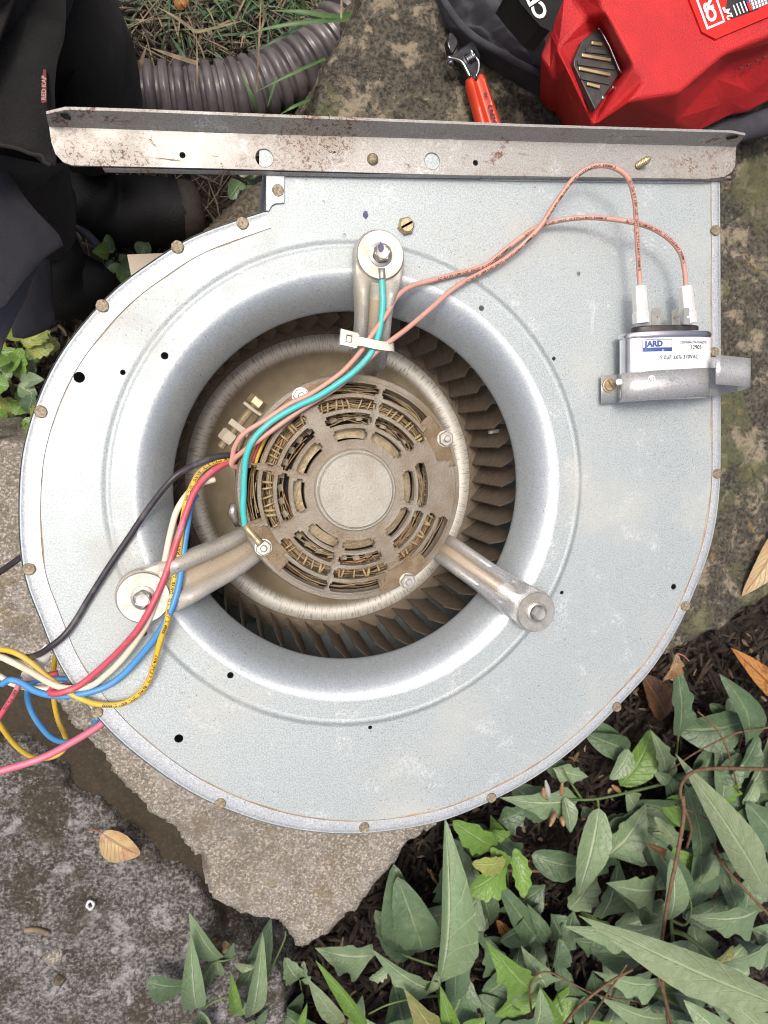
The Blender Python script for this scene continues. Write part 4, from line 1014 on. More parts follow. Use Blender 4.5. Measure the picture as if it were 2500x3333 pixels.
# flat top with the label and its bevels
vx('t0', 1935, -60, -.072); vx('t1', 2052, 326, -.072); vx('t2', 2212, 300, -.072); vx('t3', 2352, 180, -.072); vx('t4', 2520, 108, -.072); vx('t5', 2800, -20, -.072); vx('t6', 2700, -300, -.072); vx('t7', 2300, -400, -.072)
vx('u0', 2050, 330, -.080); vx('u1', 2200, 392, -.105); vx('u2', 2318, 258, -.098); vx('u3', 2372, 206, -.098); vx('u4', 2800, 60, -.098)
vx('s2', 2355, 332, -.122); vx('s3', 2440, 300, -.122)
mb = MB(); keys = list(V); kid = {k: i for i, k in enumerate(keys)}; mb.v = [V[k] for k in keys]
def F(*ks): mb.f.append(tuple(kid[k] for k in ks)); mb.m.append(0)
for k in range(NO): F('b%d' % k, 'b%d' % ((k+1) % NO), 'o%d' % ((k+1) % NO), 'o%d' % k)
F('o0', 'o1', 'rL2', 'rT2'); F('o0', 'rT2', 'rT', 't0'); F('o1', 'o2', 'o3', 'rL2'); F('o3', 'o4', 'rL', 'rL2'); F('o4', 'o5', 'rB', 'rL')
F('rT2', 'fT', 'rT'); F('rL2', 'fL', 'fT', 'rT2'); F('rL2', 'rL', 'fL'); F('rL', 'rB', 'fB', 'fL'); F('rT', 'fT', 'fR', 'rR'); F('rR', 'fR', 'fB', 'rB'); F('fT', 'fL', 'fB', 'fR')
F('rR', 'rB', 'rRR'); F('rRR', 'rB', 't1'); F('rB', 'o5', 'o6', 't1'); F('t1', 'o6', 'o7'); F('t1', 'o7', 'u1'); F('t1', 'u1', 't2'); F('u1', 'o7', 'o8')
F('t2', 'u1', 'u2'); F('t2', 'u2', 'u3', 't3'); F('u1', 'o8', 's2', 'u2'); F('u2', 's2', 's3', 'u3'); F('s2', 'o8', 'o9'); F('s2', 'o9', 'o10', 's3'); F('s3', 'o10', 'o11'); F('s3', 'o11', 'o12', 'u4'); F('u3', 's3', 'u4')
F('t3', 'u3', 'u4', 't4'); F('t4', 'u4', 't5'); F('u4', 'o12', 'o13', 't5'); F('t5', 'o13', 't6'); F('t6', 'o13', 'o14', 't7'); F('t7', 'o14', 'o15', 't0'); F('o15', 'o0', 't0')
F('t0', 'rT', 'rR', 'rRR', 't1', 't2', 't3', 't4', 't5', 't6', 't7')
shell = build('plastic_shell', mb, M['red_plastic'], bag, bevel=.0028, recalc=True)
shell.modifiers['bevel'].segments = 3; shell.modifiers['bevel'].angle_limit = math.radians(8)
# vents pressed into the shell's side ridge
for x, y in ((2412, 222), (2438, 210), (2464, 198), (2490, 186)):
    mb = MB(); mb.box(P(x, y, -.0975), (.0034, .0010, .0012), Matrix.Rotation(.45, 3, 'Z')); build('vent', mb, M['rubber'], shell)
# foot: black moulded insert with pale bars and a bright metal edge
foot_o = [(1948, 92), (2020, 234), (1938, 358), (1868, 212), (1868, 196), (1895, 132), (1912, 118)]
mb = MB(); mb.plate(world_px(foot_o, -.094), [], -.094, .006); foot = build('foot', mb, M['black_plastic'], bag, bevel=.0008)
for (xa, ya, xb, yb) in ((1925, 140, 1960, 145), (1893, 180, 1988, 196), (1884, 223, 1986, 244), (1911, 273, 1952, 284)):
    a, b = P(xa, ya, -.093), P(xb, yb, -.093); d = b-a; mb = MB(); mb.box((a+b)/2, (d.length, .0024, .0016), Matrix.Rotation(math.atan2(d.y, d.x), 3, 'Z')); build('bar', mb, M['gold'], foot, bevel=.0004)
for (xa, ya, xb, yb) in ((1905, 164, 1975, 172), (1880, 205, 2000, 222), (1890, 252, 1982, 270)):
    a, b = P(xa, ya, -.0935), P(xb, yb, -.0935); d = b-a; mb = MB(); mb.box((a+b)/2, (d.length, .0030, .0012), Matrix.Rotation(math.atan2(d.y, d.x), 3, 'Z')); build('ridge', mb, M['rubber'], foot)
mb = MB(); mb.tube([P(x, y, -.0905) for x, y in ((1947, 96), (1953, 93), (1985, 152), (2016, 228), (2022, 236), (2036, 234))], .0008, 6); build('metal_edge', mb, M['chrome'], foot, 179)
for x, y in ((1995, 284), (1962, 318)):
    mb = MB(); mb.revolve(P(x, y, -.0945), [(.0016, 0), (.0014, .001), (.0001, .0012)], 10); build('pin', mb, M['chrome'], foot, 60)
# label on the shell
def on_top(x, y, dz=.0): return P(x, y, -.0745)+Vector((0, 0, dz))
a_t = [V[k] for k in ('t0', 't1', 't5')]; nrm_t = (a_t[1]-a_t[0]).cross(a_t[2]-a_t[0]).normalized()
def toppt(px, py, dz):
    p = P(px, py, -.0725); p.z = -.0705+dz; return P(px, py, -.0705+dz)
def quad(mb, pts, dz, mi=0): mb.add([toppt(x, y, dz) for x, y in pts][::-1], [tuple(range(len(pts)))], mi)
mb = MB(); lp = [(2228, -40), (2284, 104), (2330, 128), (2345, 120), (2800, -70), (2700, -260), (2200, -120)]
q = [toppt(x, y, 0) for x, y in lp]; mb.plate(q, [], -.0702, .003); lab2 = build('sticker', mb, M['red_gloss'], shell)
mb = MB()
for pts in ([(2258, -20), (2266, -20), (2306, 88), (2301, 97)], [(2301, 97), (2306, 87), (2355, 66), (2361, 71)], [(2323, -20), (2331, -20), (2361, 71), (2354, 68)]): quad(mb, pts, .0006)
def txt_at(mb, txt, size, px, py, dirx, diry, mi=0, dz=.0007, bold=0.0):
    o_ = toppt(px, py, dz); d = (toppt(px+dirx, py+diry, dz)-o_).normalized(); u_ = Vector((-d.y, d.x, 0))
    put_text(mb, txt, size, lambda x, y: o_+d*x+u_*y, bold, mi)
txt_at(mb, 'CRA', .0118, 2336, 62, -13, -36, 0, .0007, .0007)
quad(mb, [(2363, 26), (2381, 62), (2470, 30), (2430, -40), (2372, -30)], .0005, 1)
txt_at(mb, '24"', .0075, 2386, 56, -13, -30, 0, .0009, .0003)
for k in range(4):
    x, y = 2398+k*11, 51-k*4.5; quad(mb, [(x, y), (x+4, y-2), (x-9, y-36), (x-13, y-34)], .0009, 0)
quad(mb, [(2424, -10), (2440, 36), (2700, -70), (2680, -120)], .0010, 0)
quad(mb, [(2424, -10), (2430, 10), (2440, 6), (2434, -14)], .0014, 2); quad(mb, [(2430, 10), (2440, 36), (2449, 32), (2440, 6)], .0014, 3)
for k in range(8):
    x = 2450+k*10; y = 32-k*4; quad(mb, [(x, y), (x+1.4, y-.6), (x-12.6, y-50.6), (x-14, y-50)], .0014, 1)
for k in range(3):
    quad(mb, [(2447-k*4, 22-k*13), (2447-k*4+.6, 20.6-k*13), (2560-k*4, -24-k*13), (2560-k*4, -22.5-k*13)], .0014, 1)
build('sticker_print', mb, [M['white_ink'], M['ink'], M['blue_ink'], M['red_gloss']], lab2)
# black fabric body bulging out from under the shell, in soft folds
mb = MB()
outer_ = [(1392, -200), (1405, -60), (1440, 58), (1492, 128), (1560, 190), (1650, 244), (1740, 296), (1850, 330)]
inner_ = [(1700, -220), (1740, -90), (1780, 0), (1795, 60), (1800, 95), (1785, 140), (1775, 190), (1820, 275)]
oc = cat_rom([Vector((x, y, 0)) for x, y in outer_], 10); ic = cat_rom([Vector((x, y, 0)) for x, y in inner_], 10); NR = 36
for j in range(NR+1):
    t = j/NR; z = -.182+.062*t**.75
    fold = .0150*abs(math.sin(t*pi*3.2+.3))**.8
    for i, (a, b) in enumerate(zip(oc, ic)):
        q = a.lerp(b, t); p = P(q.x, q.y, z); u_ = i/len(oc)
        f2 = fold*(.65+.6*noise.noise(Vector((u_*5, t*3, 3.1))))+.008*fbm((u_*2.5, t*1.5, 0), 3, 3, 4)+.0022*fbm((u_, t*.3, 0), 22, 3, 2)
        p.z += f2; mb.v.append(p)
m = len(oc)
for i in range(m): mb.v.append(Vector((mb.v[i].x+.004, mb.v[i].y, ZS+.002)))
for j in range(NR):
    for i in range(m-1): mb.f.append((j*m+i, j*m+i+1, (j+1)*m+i+1, (j+1)*m+i)); mb.m.append(0)
b = (NR+1)*m
for i in range(m-1): mb.f.append((b+i, b+i+1, i+1, i)); mb.m.append(0)
fab = build('fabric_body', mb, M['cordura'], bag, 179, recalc=True)
mb = MB(); pts = [P(x, y, -.152) for x, y in ((1398, -120), (1425, -8), (1470, 72), (1530, 134), (1610, 182), (1700, 232), (1800, 272))]
mb.tube([p+Vector((0, 0, .007)) for p in cat_rom(pts, 6)], .0030, 8); build('piping', mb, M['cordura'], fab, 179)
mb = MB(); z = -.072
flat_o = [(1662, -40), (1700, 10), (1760, 80), (1795, 98), (1800, 84), (1840, -20), (1830, -60)]
mb.plate(world_px(flat_o, z), [], z, .03); pan = build('fabric_panel', mb, M['shirt'], bag, bevel=.003)
mb = MB(); o_ = P(1786, 46, z+.0006); d = (P(1758, 12, z)-P(1782, 56, z)).normalized(); u_ = Vector((-d.y, d.x, 0)); put_text(mb, 'CRA', .0150, lambda x, y: o_+d*x+u_*y, .0005, 0); build('panel_print', mb, M['white_ink'], pan)

# black strap end behind the rail at the right
mb = MB(); q = cat_rom([P(x, y, -.16) for x, y in ((2200, 452), (2300, 440), (2400, 420), (2500, 398), (2600, 380))], 6); mb.tube(q, .012, 10); build('bag_strap', mb, M['cordura'], bag, 179)

# ================================================================== WRENCH
zw = -.172
wr_ = thing('wrench', 'adjustable wrench with red dipped grip lying on the mossy slab', 'wrench', P(1560, 260, ZS))
mb = MB(); A0, A1 = P(1546, 250, zw), P(1640, 560, zw); d = (A1-A0).normalized(); s_ = Vector((-d.y, d.x, 0)); rows = []
sec = [(-1, -.0055), (-1, .0005), (-.86, .0034), (-.62, .0046), (-.38, .0036), (-.12, .0008), (.12, .0008), (.38, .0036), (.62, .0046), (.86, .0034), (1, .0005), (1, -.0055)]
for k in range(21):
    t = k/20; hw = .0094*(.92+.35*t); hh = 1 if 0 < k < 20 else .6
    for u, z in sec: rows.append(A0.lerp(A1, t)+s_*u*hw*(1 if k else .93)+Vector((0, 0, z*hh)))
mb.v = rows; m = len(sec)
for j in range(20):
    for i in range(m): mb.f.append((j*m+i, j*m+(i+1) % m, (j+1)*m+(i+1) % m, (j+1)*m+i)); mb.m.append(0)
mb.f += [tuple(range(m)), tuple(20*m+i for i in range(m))]; mb.m += [0, 0]
grip = build('grip', mb, M['grip'], wr_, 50, recalc=True)
mb = MB(); o_ = P(1586, 342, zw+.0050); put_text(mb, 'CRESCENT', .0058, lambda x, y: o_+d*x+Vector((-d.y, d.x, 0))*y, .0001, 0)
o2 = P(1574, 302, zw+.0052); put_text(mb, 'IN', .0038, lambda x, y: o2+d*x+Vector((-d.y, d.x, 0))*y, .0001, 0); build('grip_print', mb, M['ink'], grip)
head = [(1530, 250), (1516, 226), (1507, 205), (1490, 194), (1457, 187), (1462, 180), (1480, 172), (1505, 152), (1533, 134), (1548, 138), (1557, 156), (1566, 182), (1564, 204), (1558, 238), (1556, 258), (1536, 262)]
mb = MB(); mb.plate(world_px(head, zw+.003), [[P(x, y, zw) for x, y in ((1514, 190), (1538, 176), (1549, 196), (1526, 212))]], zw+.003, .010); hd = build('head', mb, M['dkchrome'], wr_, bevel=.0014)
mb = MB()
for L in ([(1457, 187), (1490, 194), (1507, 206), (1520, 230), (1531, 251)], [(1531, 162), (1545, 184), (1558, 202), (1557, 232), (1549, 250)]): mb.tube(cat_rom([P(x, y, zw+.0036) for x, y in L], 4), .0015, 8)
build('bright_edge', mb, M['chrome'], hd, 179)
jaw = [(1465, 102), (1474, 106), (1490, 124), (1493, 142), (1484, 162), (1475, 176), (1462, 156), (1457, 128)]
mb = MB(); mb.plate(world_px(jaw, zw+.001), [], zw+.001, .009); build('jaw', mb, M['dkchrome'], wr_, bevel=.0012)
mb = MB(); mb.tube([P(x, y, zw+.0018) for x, y in ((1457, 128), (1461, 150), (1472, 172))], .0007, 6); build('jaw_edge', mb, M['chrome'], bpy.data.objects['jaw'], 179)
c0, c1 = P(1514, 202, zw+.001), P(1541, 186, zw+.001); mb = MB(); N = 28; mb.tube([c0.lerp(c1, k/N) for k in range(N+1)], [.0044+.0009*math.sin(k*2*pi/6) for k in range(N+1)], 14); build('knurl', mb, M['chrome'], wr_, 179)
mb = MB(); mb.revolve(P(1467, 203, zw-.002), [(.0042, -.006), (.0044, 0), (.0034, .003), (.0001, .004)], 12); build('jaw_pin', mb, M['chrome'], wr_, 60)

# ================================================================== CORRUGATED PIPE
ctr = cat_rom([P(x, y, -.305) for x, y in ((180, 300), (330, 305), (500, 312), (650, 312), (770, 300), (870, 270), (970, 218), (1060, 150), (1140, 70), (1230, -60))], 10)
ctr = resample(ctr, .0011); mb = MB(); pitch = .0138; rp = .0295; rad = []
for i in range(len(ctr)):
    ph = (i*.0011/pitch) % 1.0; rad.append(rp*(1-.16*(1 if ph > .58 else 0)*min(1, (ph-.58)/.08 if ph > .58 else 0)*min(1, (1-ph)/.08)) - .0007*(1-math.cos(2*pi*ph/.58) if ph < .58 else 0)*-.8)
mb.tube(ctr, rad, 28); tag(build('drain_pipe', mb, M['pipe'], None, 50, loc=P(650, 312, -.335)), 'brown grey corrugated drain pipe half buried in grass', 'pipe')

# ================================================================== PERSON (dark work clothes, crouching at the upper left)
per = thing('person', 'person crouching in black work clothes and boots behind the bracket', 'person', P(200, 650, ZG))
def skin_mesh(name, nodes, edges, mat, sub=2, parent=per, disp=.0, fold=30):
    """One smooth skinned surface over a chain of joints (position, radius)."""
    me = bpy.data.meshes.new(name); off = ROOT[per.name]
    me.from_pydata([tuple(Vector(p)-off) for p, r in nodes], edges, []); o = bpy.data.objects.new(name, me); COL.objects.link(o)
    o.modifiers.new('skin', 'SKIN'); me.skin_vertices[0].data[0].use_root = True
    for i, (p, r) in enumerate(nodes): me.skin_vertices[0].data[i].radius = r if isinstance(r, tuple) else (r, r)
    s_ = o.modifiers.new('subd', 'SUBSURF'); s_.levels = s_.render_levels = sub
    ev = o.evaluated_get(bpy.context.evaluated_depsgraph_get()); m2 = bpy.data.meshes.new_from_object(ev)
    for v in m2.vertices:
        w_ = v.co+off
        v.co += v.normal*disp*(fbm((w_.x, w_.y, w_.z*.6), fold, 3, 2.2)+.6*abs(noise.noise(w_*fold*1.8)))
    bpy.data.objects.remove(o); bpy.data.meshes.remove(me)
    m2.materials.clear(); m2.materials.append(mat); m2.polygons.foreach_set('use_smooth', [True]*len(m2.polygons)); m2.update()
    o = bpy.data.objects.new(name, m2); COL.objects.link(o); o.parent = parent; return o
# body: hips out of the picture, two folded legs coming down to the boots
hip = P(-260, -420, -.02)
n_ = [(hip, .075), (hip+Vector((-.03, .03, .06)), .085), (hip+Vector((-.06, .05, .12)), .085), (hip+Vector((-.08, .06, .16)), .055),
      (P(60, -60, -.10), .058), (P(235, 190, -.145), .050), (P(300, 330, -.20), .046), (P(320, 520, -.275), .032),
      (P(-130, 100, -.06), .055), (P(10, 330, -.09), .045), (P(60, 520, -.16), .038), (P(140, 780, -.25), .030)]
e_ = [(0, 1), (1, 2), (2, 3), (0, 4), (4, 5), (5, 6), (6, 7), (0, 8), (8, 9), (9, 10), (10, 11)]
body = skin_mesh('trousers', n_, e_, M['shirt'], 2, per, .011, 22)
skin_mesh('trouser_leg', [(P(20, 380, -.10), .034), (P(80, 520, -.135), .030), (P(120, 640, -.175), .028), (P(120, 800, -.24), .030)], [(0, 1), (1, 2), (2, 3)], M['brown_cloth'], 2, per, .004, 30)
# boots
skin_mesh('boot', [(P(270, 560, -.26), .034), (P(300, 690, -.295), .036), (P(430, 690, -.300), .036), (P(540, 690, -.303), .034), (P(610, 690, -.305), .030), (P(660, 688, -.308), .024)], [(0, 1), (1, 2), (2, 3), (3, 4), (4, 5)], M['boot'], 2, per, .002, 40)
skin_mesh('boot_toe', [(P(560, 690, -.3035), .0345), (P(615, 689, -.305), .0315), (P(664, 688, -.308), .0265)], [(0, 1), (1, 2)], M['boot_toe'], 2, per, .001, 60)
skin_mesh('boot', [(P(130, 760, -.235), .034), (P(160, 900, -.275), .040), (P(225, 935, -.285), .038), (P(300, 920, -.293), .032), (P(330, 880, -.300), .026)], [(0, 1), (1, 2), (2, 3), (3, 4)], M['boot'], 2, per, .002, 40)
def cloth(name, outline, z, mat, th=.0022, drape=.010, seed=1.0, zfun=None, sub=4):
    """A hanging piece of cloth over a px outline, with folds and thickness."""
    import bmesh
    pts = resample(cat_rom([P(x, y, z) for x, y in outline], 4, True), .008, True); bm = bmesh.new(); f = bm.faces.new([bm.verts.new(p) for p in pts])
    bmesh.ops.triangulate(bm, faces=[f])
    for _ in range(sub-1):
        bmesh.ops.subdivide_edges(bm, edges=[e for e in bm.edges if e.calc_length() > .006], cuts=1, use_grid_fill=True); bmesh.ops.triangulate(bm, faces=bm.faces[:])
    for v in bm.verts: v.co.z += drape*fbm((v.co.x, v.co.y, 0), 16, 3, seed)+.30*drape*fbm((v.co.x, v.co.y*.5, 0), 55, 2, seed)+(zfun(v.co) if zfun else 0); v.co -= ROOT[per.name]
    me = bpy.data.meshes.new(name); bm.to_mesh(me); bm.free(); me.materials.append(mat)
    me.polygons.foreach_set('use_smooth', [True]*len(me.polygons)); o = bpy.data.objects.new(name, me); COL.objects.link(o); o.parent = per
    s_ = o.modifiers.new('thickness', 'SOLIDIFY'); s_.thickness = th; s_.offset = 0; return o
sh = cloth('shirt', [(-300, -300), (60, -300), (205, -40), (215, 120), (192, 260), (182, 380), (172, 480), (168, 540), (146, 528), (138, 508), (100, 500), (60, 484), (0, 472), (-300, 440)], -.035, M['shirt'], .003, .015, 2.0)
mb = MB(); mb.tube(cat_rom([P(x, y, -.030) for x, y in ((-40, 470), (0, 473), (60, 485), (100, 501), (138, 509), (146, 527), (166, 538))], 4), .0011, 6); build('hem', mb, M['brown_cloth'], sh, 179)
cloth('shirt_fold', [(-80, -300), (50, -60), (44, 20), (10, 110), (0, 150), (-100, 260)], -.012, M['brown_cloth'], .003, .006, 6.0)
mb = MB(); z = -.022; mb.plate(world_px([(140, 226), (150, 226), (152, 332), (138, 336), (134, 330)], z), [], z, .0012); lb = build('pocket_label', mb, simple('label_red', (.16, .035, .035), (.12, .025, .028), 300, .8), sh)
mb = MB(); o_ = P(149.5, 328, z+.0004); d = (P(150.5, 230, z)-P(149.5, 328, z)).normalized(); put_text(mb, 'RED KAP', .0034, lambda x, y: o_+d*x+Vector((-d.y, d.x, 0))*y, .0001, 0); build('label_print', mb, simple('label_thread', (.40, .26, .24), (.3, .2, .2), 300, .8), lb)
cloth('cuff', [(-200, 470), (0, 535), (60, 612), (120, 690), (205, 778), (190, 796), (140, 832), (128, 842), (100, 880), (40, 960), (0, 1000), (-200, 1050)], -.085, M['navy'], .0026, .008, 3.0, lambda c: -.25*max(0, P(0, 560).y-c.y)*.5)
cloth('cuff_lining', [(142, 830), (136, 868), (110, 905), (85, 965), (60, 1010), (30, 1070), (8, 1120), (-10, 1160), (-80, 1160), (-40, 1010), (40, 955), (100, 880)], -.128, M['lining'], .0024, .004, 4.0)
cloth('shoe_flap', [(60, 980), (110, 900), (140, 840), (170, 860), (172, 960), (182, 1050), (120, 1090), (40, 1095)], -.20, M['navy'], .003, .006, 5.0)
mb = MB(); q = cat_rom([P(x, y, -.275) for x, y in ((165, 665), (190, 672), (220, 690), (245, 725), (285, 762), (320, 800), (340, 835))], 5); mb.tube(q, [.0035]*len(q), 8); build('lace', mb, M['lining'], per, 179)

# ================================================================== LEAVES AND PLANTS
def leaf_shape(kind, t):
    t = max(0.0, min(1.0, t)); sp = lambda e: max(0.0, math.sin(pi*t**e)); w_ = sp(.8)**.85
    if kind == 'lance': w_ = sp(.82)**.88
    elif kind == 'oval': w_ = sp(.86)**.62
    elif kind == 'long':
        K = ((0, .12), (.08, .48), (.16, .70), (.24, .74), (.33, .92), (.42, .98), (.55, .86), (.70, .62), (.85, .30), (1, 0))
        for (a, wa), (b, wb) in zip(K, K[1:]):
            if a <= t <= b: w_ = wa+(wb-wa)*(t-a)/(b-a); break
    elif kind == 'lobed':
        K = ((0, .05), (.07, .22), (.16, .66), (.25, 1.0), (.31, 1.02), (.38, .70), (.46, .62), (.54, .80), (.58, .78), (.64, .52), (.78, .34), (.9, .15), (1, 0))
        for (a, wa), (b, wb) in zip(K, K[1:]):
            if a <= t <= b: w_ = wa+(wb-wa)*(t-a)/(b-a); break
    elif kind == 'oak':
        w_ = sp(.9)**.65*(1+.30*(abs(((t*4.2) % 1)-.5)*2-.5))
    return max(0.0, w_)
def leaf(parent, base, tip, wd, mat, kind='lance', zb=-.26, zt=-.22, fold=.35, arch=.10, seed=None, wave=.06, name='leaf', bend=0.0, asym=0.0, root=None):
    """A leaf from its base pixel at height zb to its tip at height zt, wd pixels wide; folded along the midrib and arched."""
    rs = random.Random(seed if seed is not None else hash((base, tip)) % 9999)
    A, B = P(*base, zb), P(*tip, zt)
    return leaf_world(parent, A, B, wd*mpp((zb+zt)/2)*(1.0 if name == 'blade' or wd > 140 else 1.2), mat, kind, fold, arch, rs.random()*9999, wave, name, bend, asym)
def leaf_world(parent, A, B, wid, mat, kind='lance', fold=.35, arch=.10, seed=1, wave=.06, name='leaf', bend=0.0, asym=0.0):
    rs = random.Random(seed); L = (B-A).length; d = (B-A)/L; s_ = Vector((-d.y, d.x, 0)).normalized(); n_ = d.cross(s_)
    if n_.z < 0: n_ = -n_
    hw = wid/2; NL, NW = 24, 3; mb = MB(); mb.uv = []; ph = rs.uniform(0, 6); sh = rs.uniform(-.07, .07); roll = rs.uniform(-.35, .35); tw = rs.uniform(-.7, .7); dip = rs.uniform(.1, .9)
    for i in range(NL+1):
        t = i/NL
        for j in range(-NW, NW+1):
            v = j/NW; k = leaf_shape(kind, t if kind not in ('lobed', 'long') else min(1, t+sh*(1 if v > 0 else -1)*math.sin(pi*t)))*(1+.07*noise.noise(Vector((t*14, ph+(3 if v > 0 else 0), 1.0))))
            x = v*hw*k*(1+asym*(1 if v > 0 else -1)*.5)
            z = arch*L*math.sin(pi*t)*.8+fold*(.45*abs(x)+.75*x*x/hw)+wave*hw*math.sin(t*9+ph+(2 if v < 0 else 0))*abs(v)**1.5*k-dip*arch*L*t*t*t+x*(roll+tw*(t-.4))
            mb.v.append(A+d*(L*t)+s_*(x+bend*L*math.sin(pi*t))+n_*z); mb.uv.append((t, .5+.5*v))
    m = 2*NW+1
    for i in range(NL):
        for j in range(m-1): mb.f.append((i*m+j, i*m+j+1, (i+1)*m+j+1, (i+1)*m+j)); mb.m.append(0)
    return build(name, mb, mat, parent, 179)
def stem(parent, pts, r, mat='stem', name='stem', taper=.6):
    q = cat_rom([P(*p) for p in pts], 6); n = len(q); mb = MB(); mb.tube(q, [r*(1-(1-taper)*i/n) for i in range(n)], 7); return build(name, mb, M[mat], parent, 179)
LF, LD, LB, LY, LP = M['leaf'], M['leaf_dark'], M['leaf_bright'], M['leaf_yellow'], M['leaf_pale']
def plant(label, base, stems, leaves, cat='plant', name='weed', group='weeds growing round the stones'):
    o = thing(name, label, cat, P(*base), group)
    for s_ in stems: stem(o, s_[0], *s_[1:])
    for L in leaves:
        kw = L[5] if len(L) > 5 else {}
        leaf(o, L[0], L[1], L[2], L[3], L[4], **kw)
    return o
Z = lambda a, b, **k: dict(zb=a, zt=b, **k)
# cluster on the edge of the grey slab
plant('small weed with slim upright leaves rooted at the edge of the grey slab', (650, 3290, ZG),
      [([(640, 3420, -.32), (645, 3340, -.28), (668, 3280, -.25), (720, 3250, -.245), (760, 3238, -.25)], .0016), ([(668, 3280, -.25), (650, 3225, -.235), (690, 3140, -.235), (740, 3125, -.235), (770, 3110, -.24)], .0013)],
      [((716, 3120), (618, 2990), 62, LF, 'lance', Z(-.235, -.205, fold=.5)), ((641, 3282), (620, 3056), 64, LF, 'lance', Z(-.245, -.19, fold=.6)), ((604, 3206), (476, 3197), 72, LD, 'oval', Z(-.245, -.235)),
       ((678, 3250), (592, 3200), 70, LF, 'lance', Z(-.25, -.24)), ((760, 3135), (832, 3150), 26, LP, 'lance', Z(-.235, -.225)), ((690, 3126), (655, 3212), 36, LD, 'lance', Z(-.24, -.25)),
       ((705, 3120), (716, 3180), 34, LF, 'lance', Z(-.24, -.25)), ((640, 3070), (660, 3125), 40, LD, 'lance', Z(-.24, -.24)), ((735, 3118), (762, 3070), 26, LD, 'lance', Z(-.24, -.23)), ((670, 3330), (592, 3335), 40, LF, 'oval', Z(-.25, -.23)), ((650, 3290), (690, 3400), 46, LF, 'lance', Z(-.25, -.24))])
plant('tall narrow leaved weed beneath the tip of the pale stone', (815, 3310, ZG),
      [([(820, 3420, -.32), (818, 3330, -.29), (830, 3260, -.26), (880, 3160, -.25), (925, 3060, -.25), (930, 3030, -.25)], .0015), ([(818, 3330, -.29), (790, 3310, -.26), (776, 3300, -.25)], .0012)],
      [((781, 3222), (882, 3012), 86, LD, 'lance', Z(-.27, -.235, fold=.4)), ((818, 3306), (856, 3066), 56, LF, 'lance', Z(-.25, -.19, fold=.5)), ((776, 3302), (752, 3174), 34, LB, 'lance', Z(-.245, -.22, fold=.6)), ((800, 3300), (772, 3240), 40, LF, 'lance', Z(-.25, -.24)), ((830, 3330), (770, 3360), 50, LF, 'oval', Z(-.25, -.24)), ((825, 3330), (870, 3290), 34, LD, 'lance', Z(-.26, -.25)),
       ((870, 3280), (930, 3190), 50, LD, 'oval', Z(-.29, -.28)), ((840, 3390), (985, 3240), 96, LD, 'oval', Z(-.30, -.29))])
plant('seedling of three small toothed leaves between stone tip and weeds', (975, 3188, ZG), [([(985, 3240, -.32), (976, 3190, -.27)], .0012)],
      [((975, 3186), (926, 3122), 52, LF, 'oak', Z(-.27, -.25)), ((978, 3184), (990, 3136), 28, LF, 'oak', Z(-.27, -.255)), ((978, 3188), (1010, 3180), 30, LF, 'oak', Z(-.27, -.26))])
plant('broad leaved weed with one very tall folded leaf beside the pale stone', (1430, 3230, ZG),
      [([(1440, 3330, -.32), (1430, 3226, -.25), (1436, 3150, -.22), (1440, 3080, -.20)], .0024), ([(1428, 3240, -.25), (1340, 3250, -.245), (1262, 3270, -.24), (1200, 3300, -.245)], .0015), ([(1436, 3150, -.225), (1330, 3115, -.23), (1290, 3095, -.24)], .0014)],
      [((1432, 3200), (1460, 2686), 108, LF, 'lance', Z(-.225, -.19, fold=.9, asym=-.55, seed=3)), ((1292, 3098), (1286, 2825), 104, LD, 'oval', Z(-.255, -.24)), ((1378, 3095), (1298, 2866), 122, LD, 'oval', Z(-.25, -.225)),
       ((1220, 3108), (1026, 3090), 146, LF, 'lobed', Z(-.235, -.225, seed=5)), ((1420, 3224), (1214, 3104), 96, LF, 'lobed', Z(-.235, -.205, seed=8)), ((1262, 3150), (1202, 3188), 38, LF, 'oak', Z(-.24, -.24)),
       ((1342, 3110), (1225, 2970), 90, LD, 'oval', Z(-.275, -.26)), ((1352, 3100), (1332, 2980), 70, LD, 'oval', Z(-.275, -.27)), ((1396, 3226), (1420, 3166), 44, LP, 'oval', Z(-.225, -.21)), ((1480, 3260), (1470, 3010), 90, LD, 'oval', Z(-.28, -.26)),
       ((1440, 3380), (1316, 3222), 108, M['leaf_yellow2'], 'lobed', Z(-.22, -.20, seed=2)), ((1470, 3400), (1440, 3226), 62, LB, 'lance', Z(-.23, -.20, fold=.5)), ((1350, 3330), (1258, 3345), 90, LD, 'oval', Z(-.25, -.24))])
plant('bright narrow weed leaf and grey green leaf low by the broad weed', (1130, 3360, ZG), [([(1180, 3420, -.30), (1150, 3380, -.27)], .0016)],
      [((1185, 3345), (1028, 3132), 46, LB, 'lance', Z(-.22, -.19, fold=.8, bend=-.05)), ((1118, 3328), (1004, 3192), 52, LP, 'lance', Z(-.245, -.225)), ((1100, 3400), (900, 3290), 120, LD, 'oval', Z(-.29, -.285)), ((1125, 3380), (1180, 3240), 60, LF, 'lance', Z(-.25, -.24)), ((950, 3370), (1000, 3270), 30, LB, 'lance', Z(-.26, -.24))])
for i, (x, y, z) in enumerate(((1188, 3305, -.235), (1232, 3282, -.232), (1302, 3228, -.23), (1262, 3258, -.236))): pass
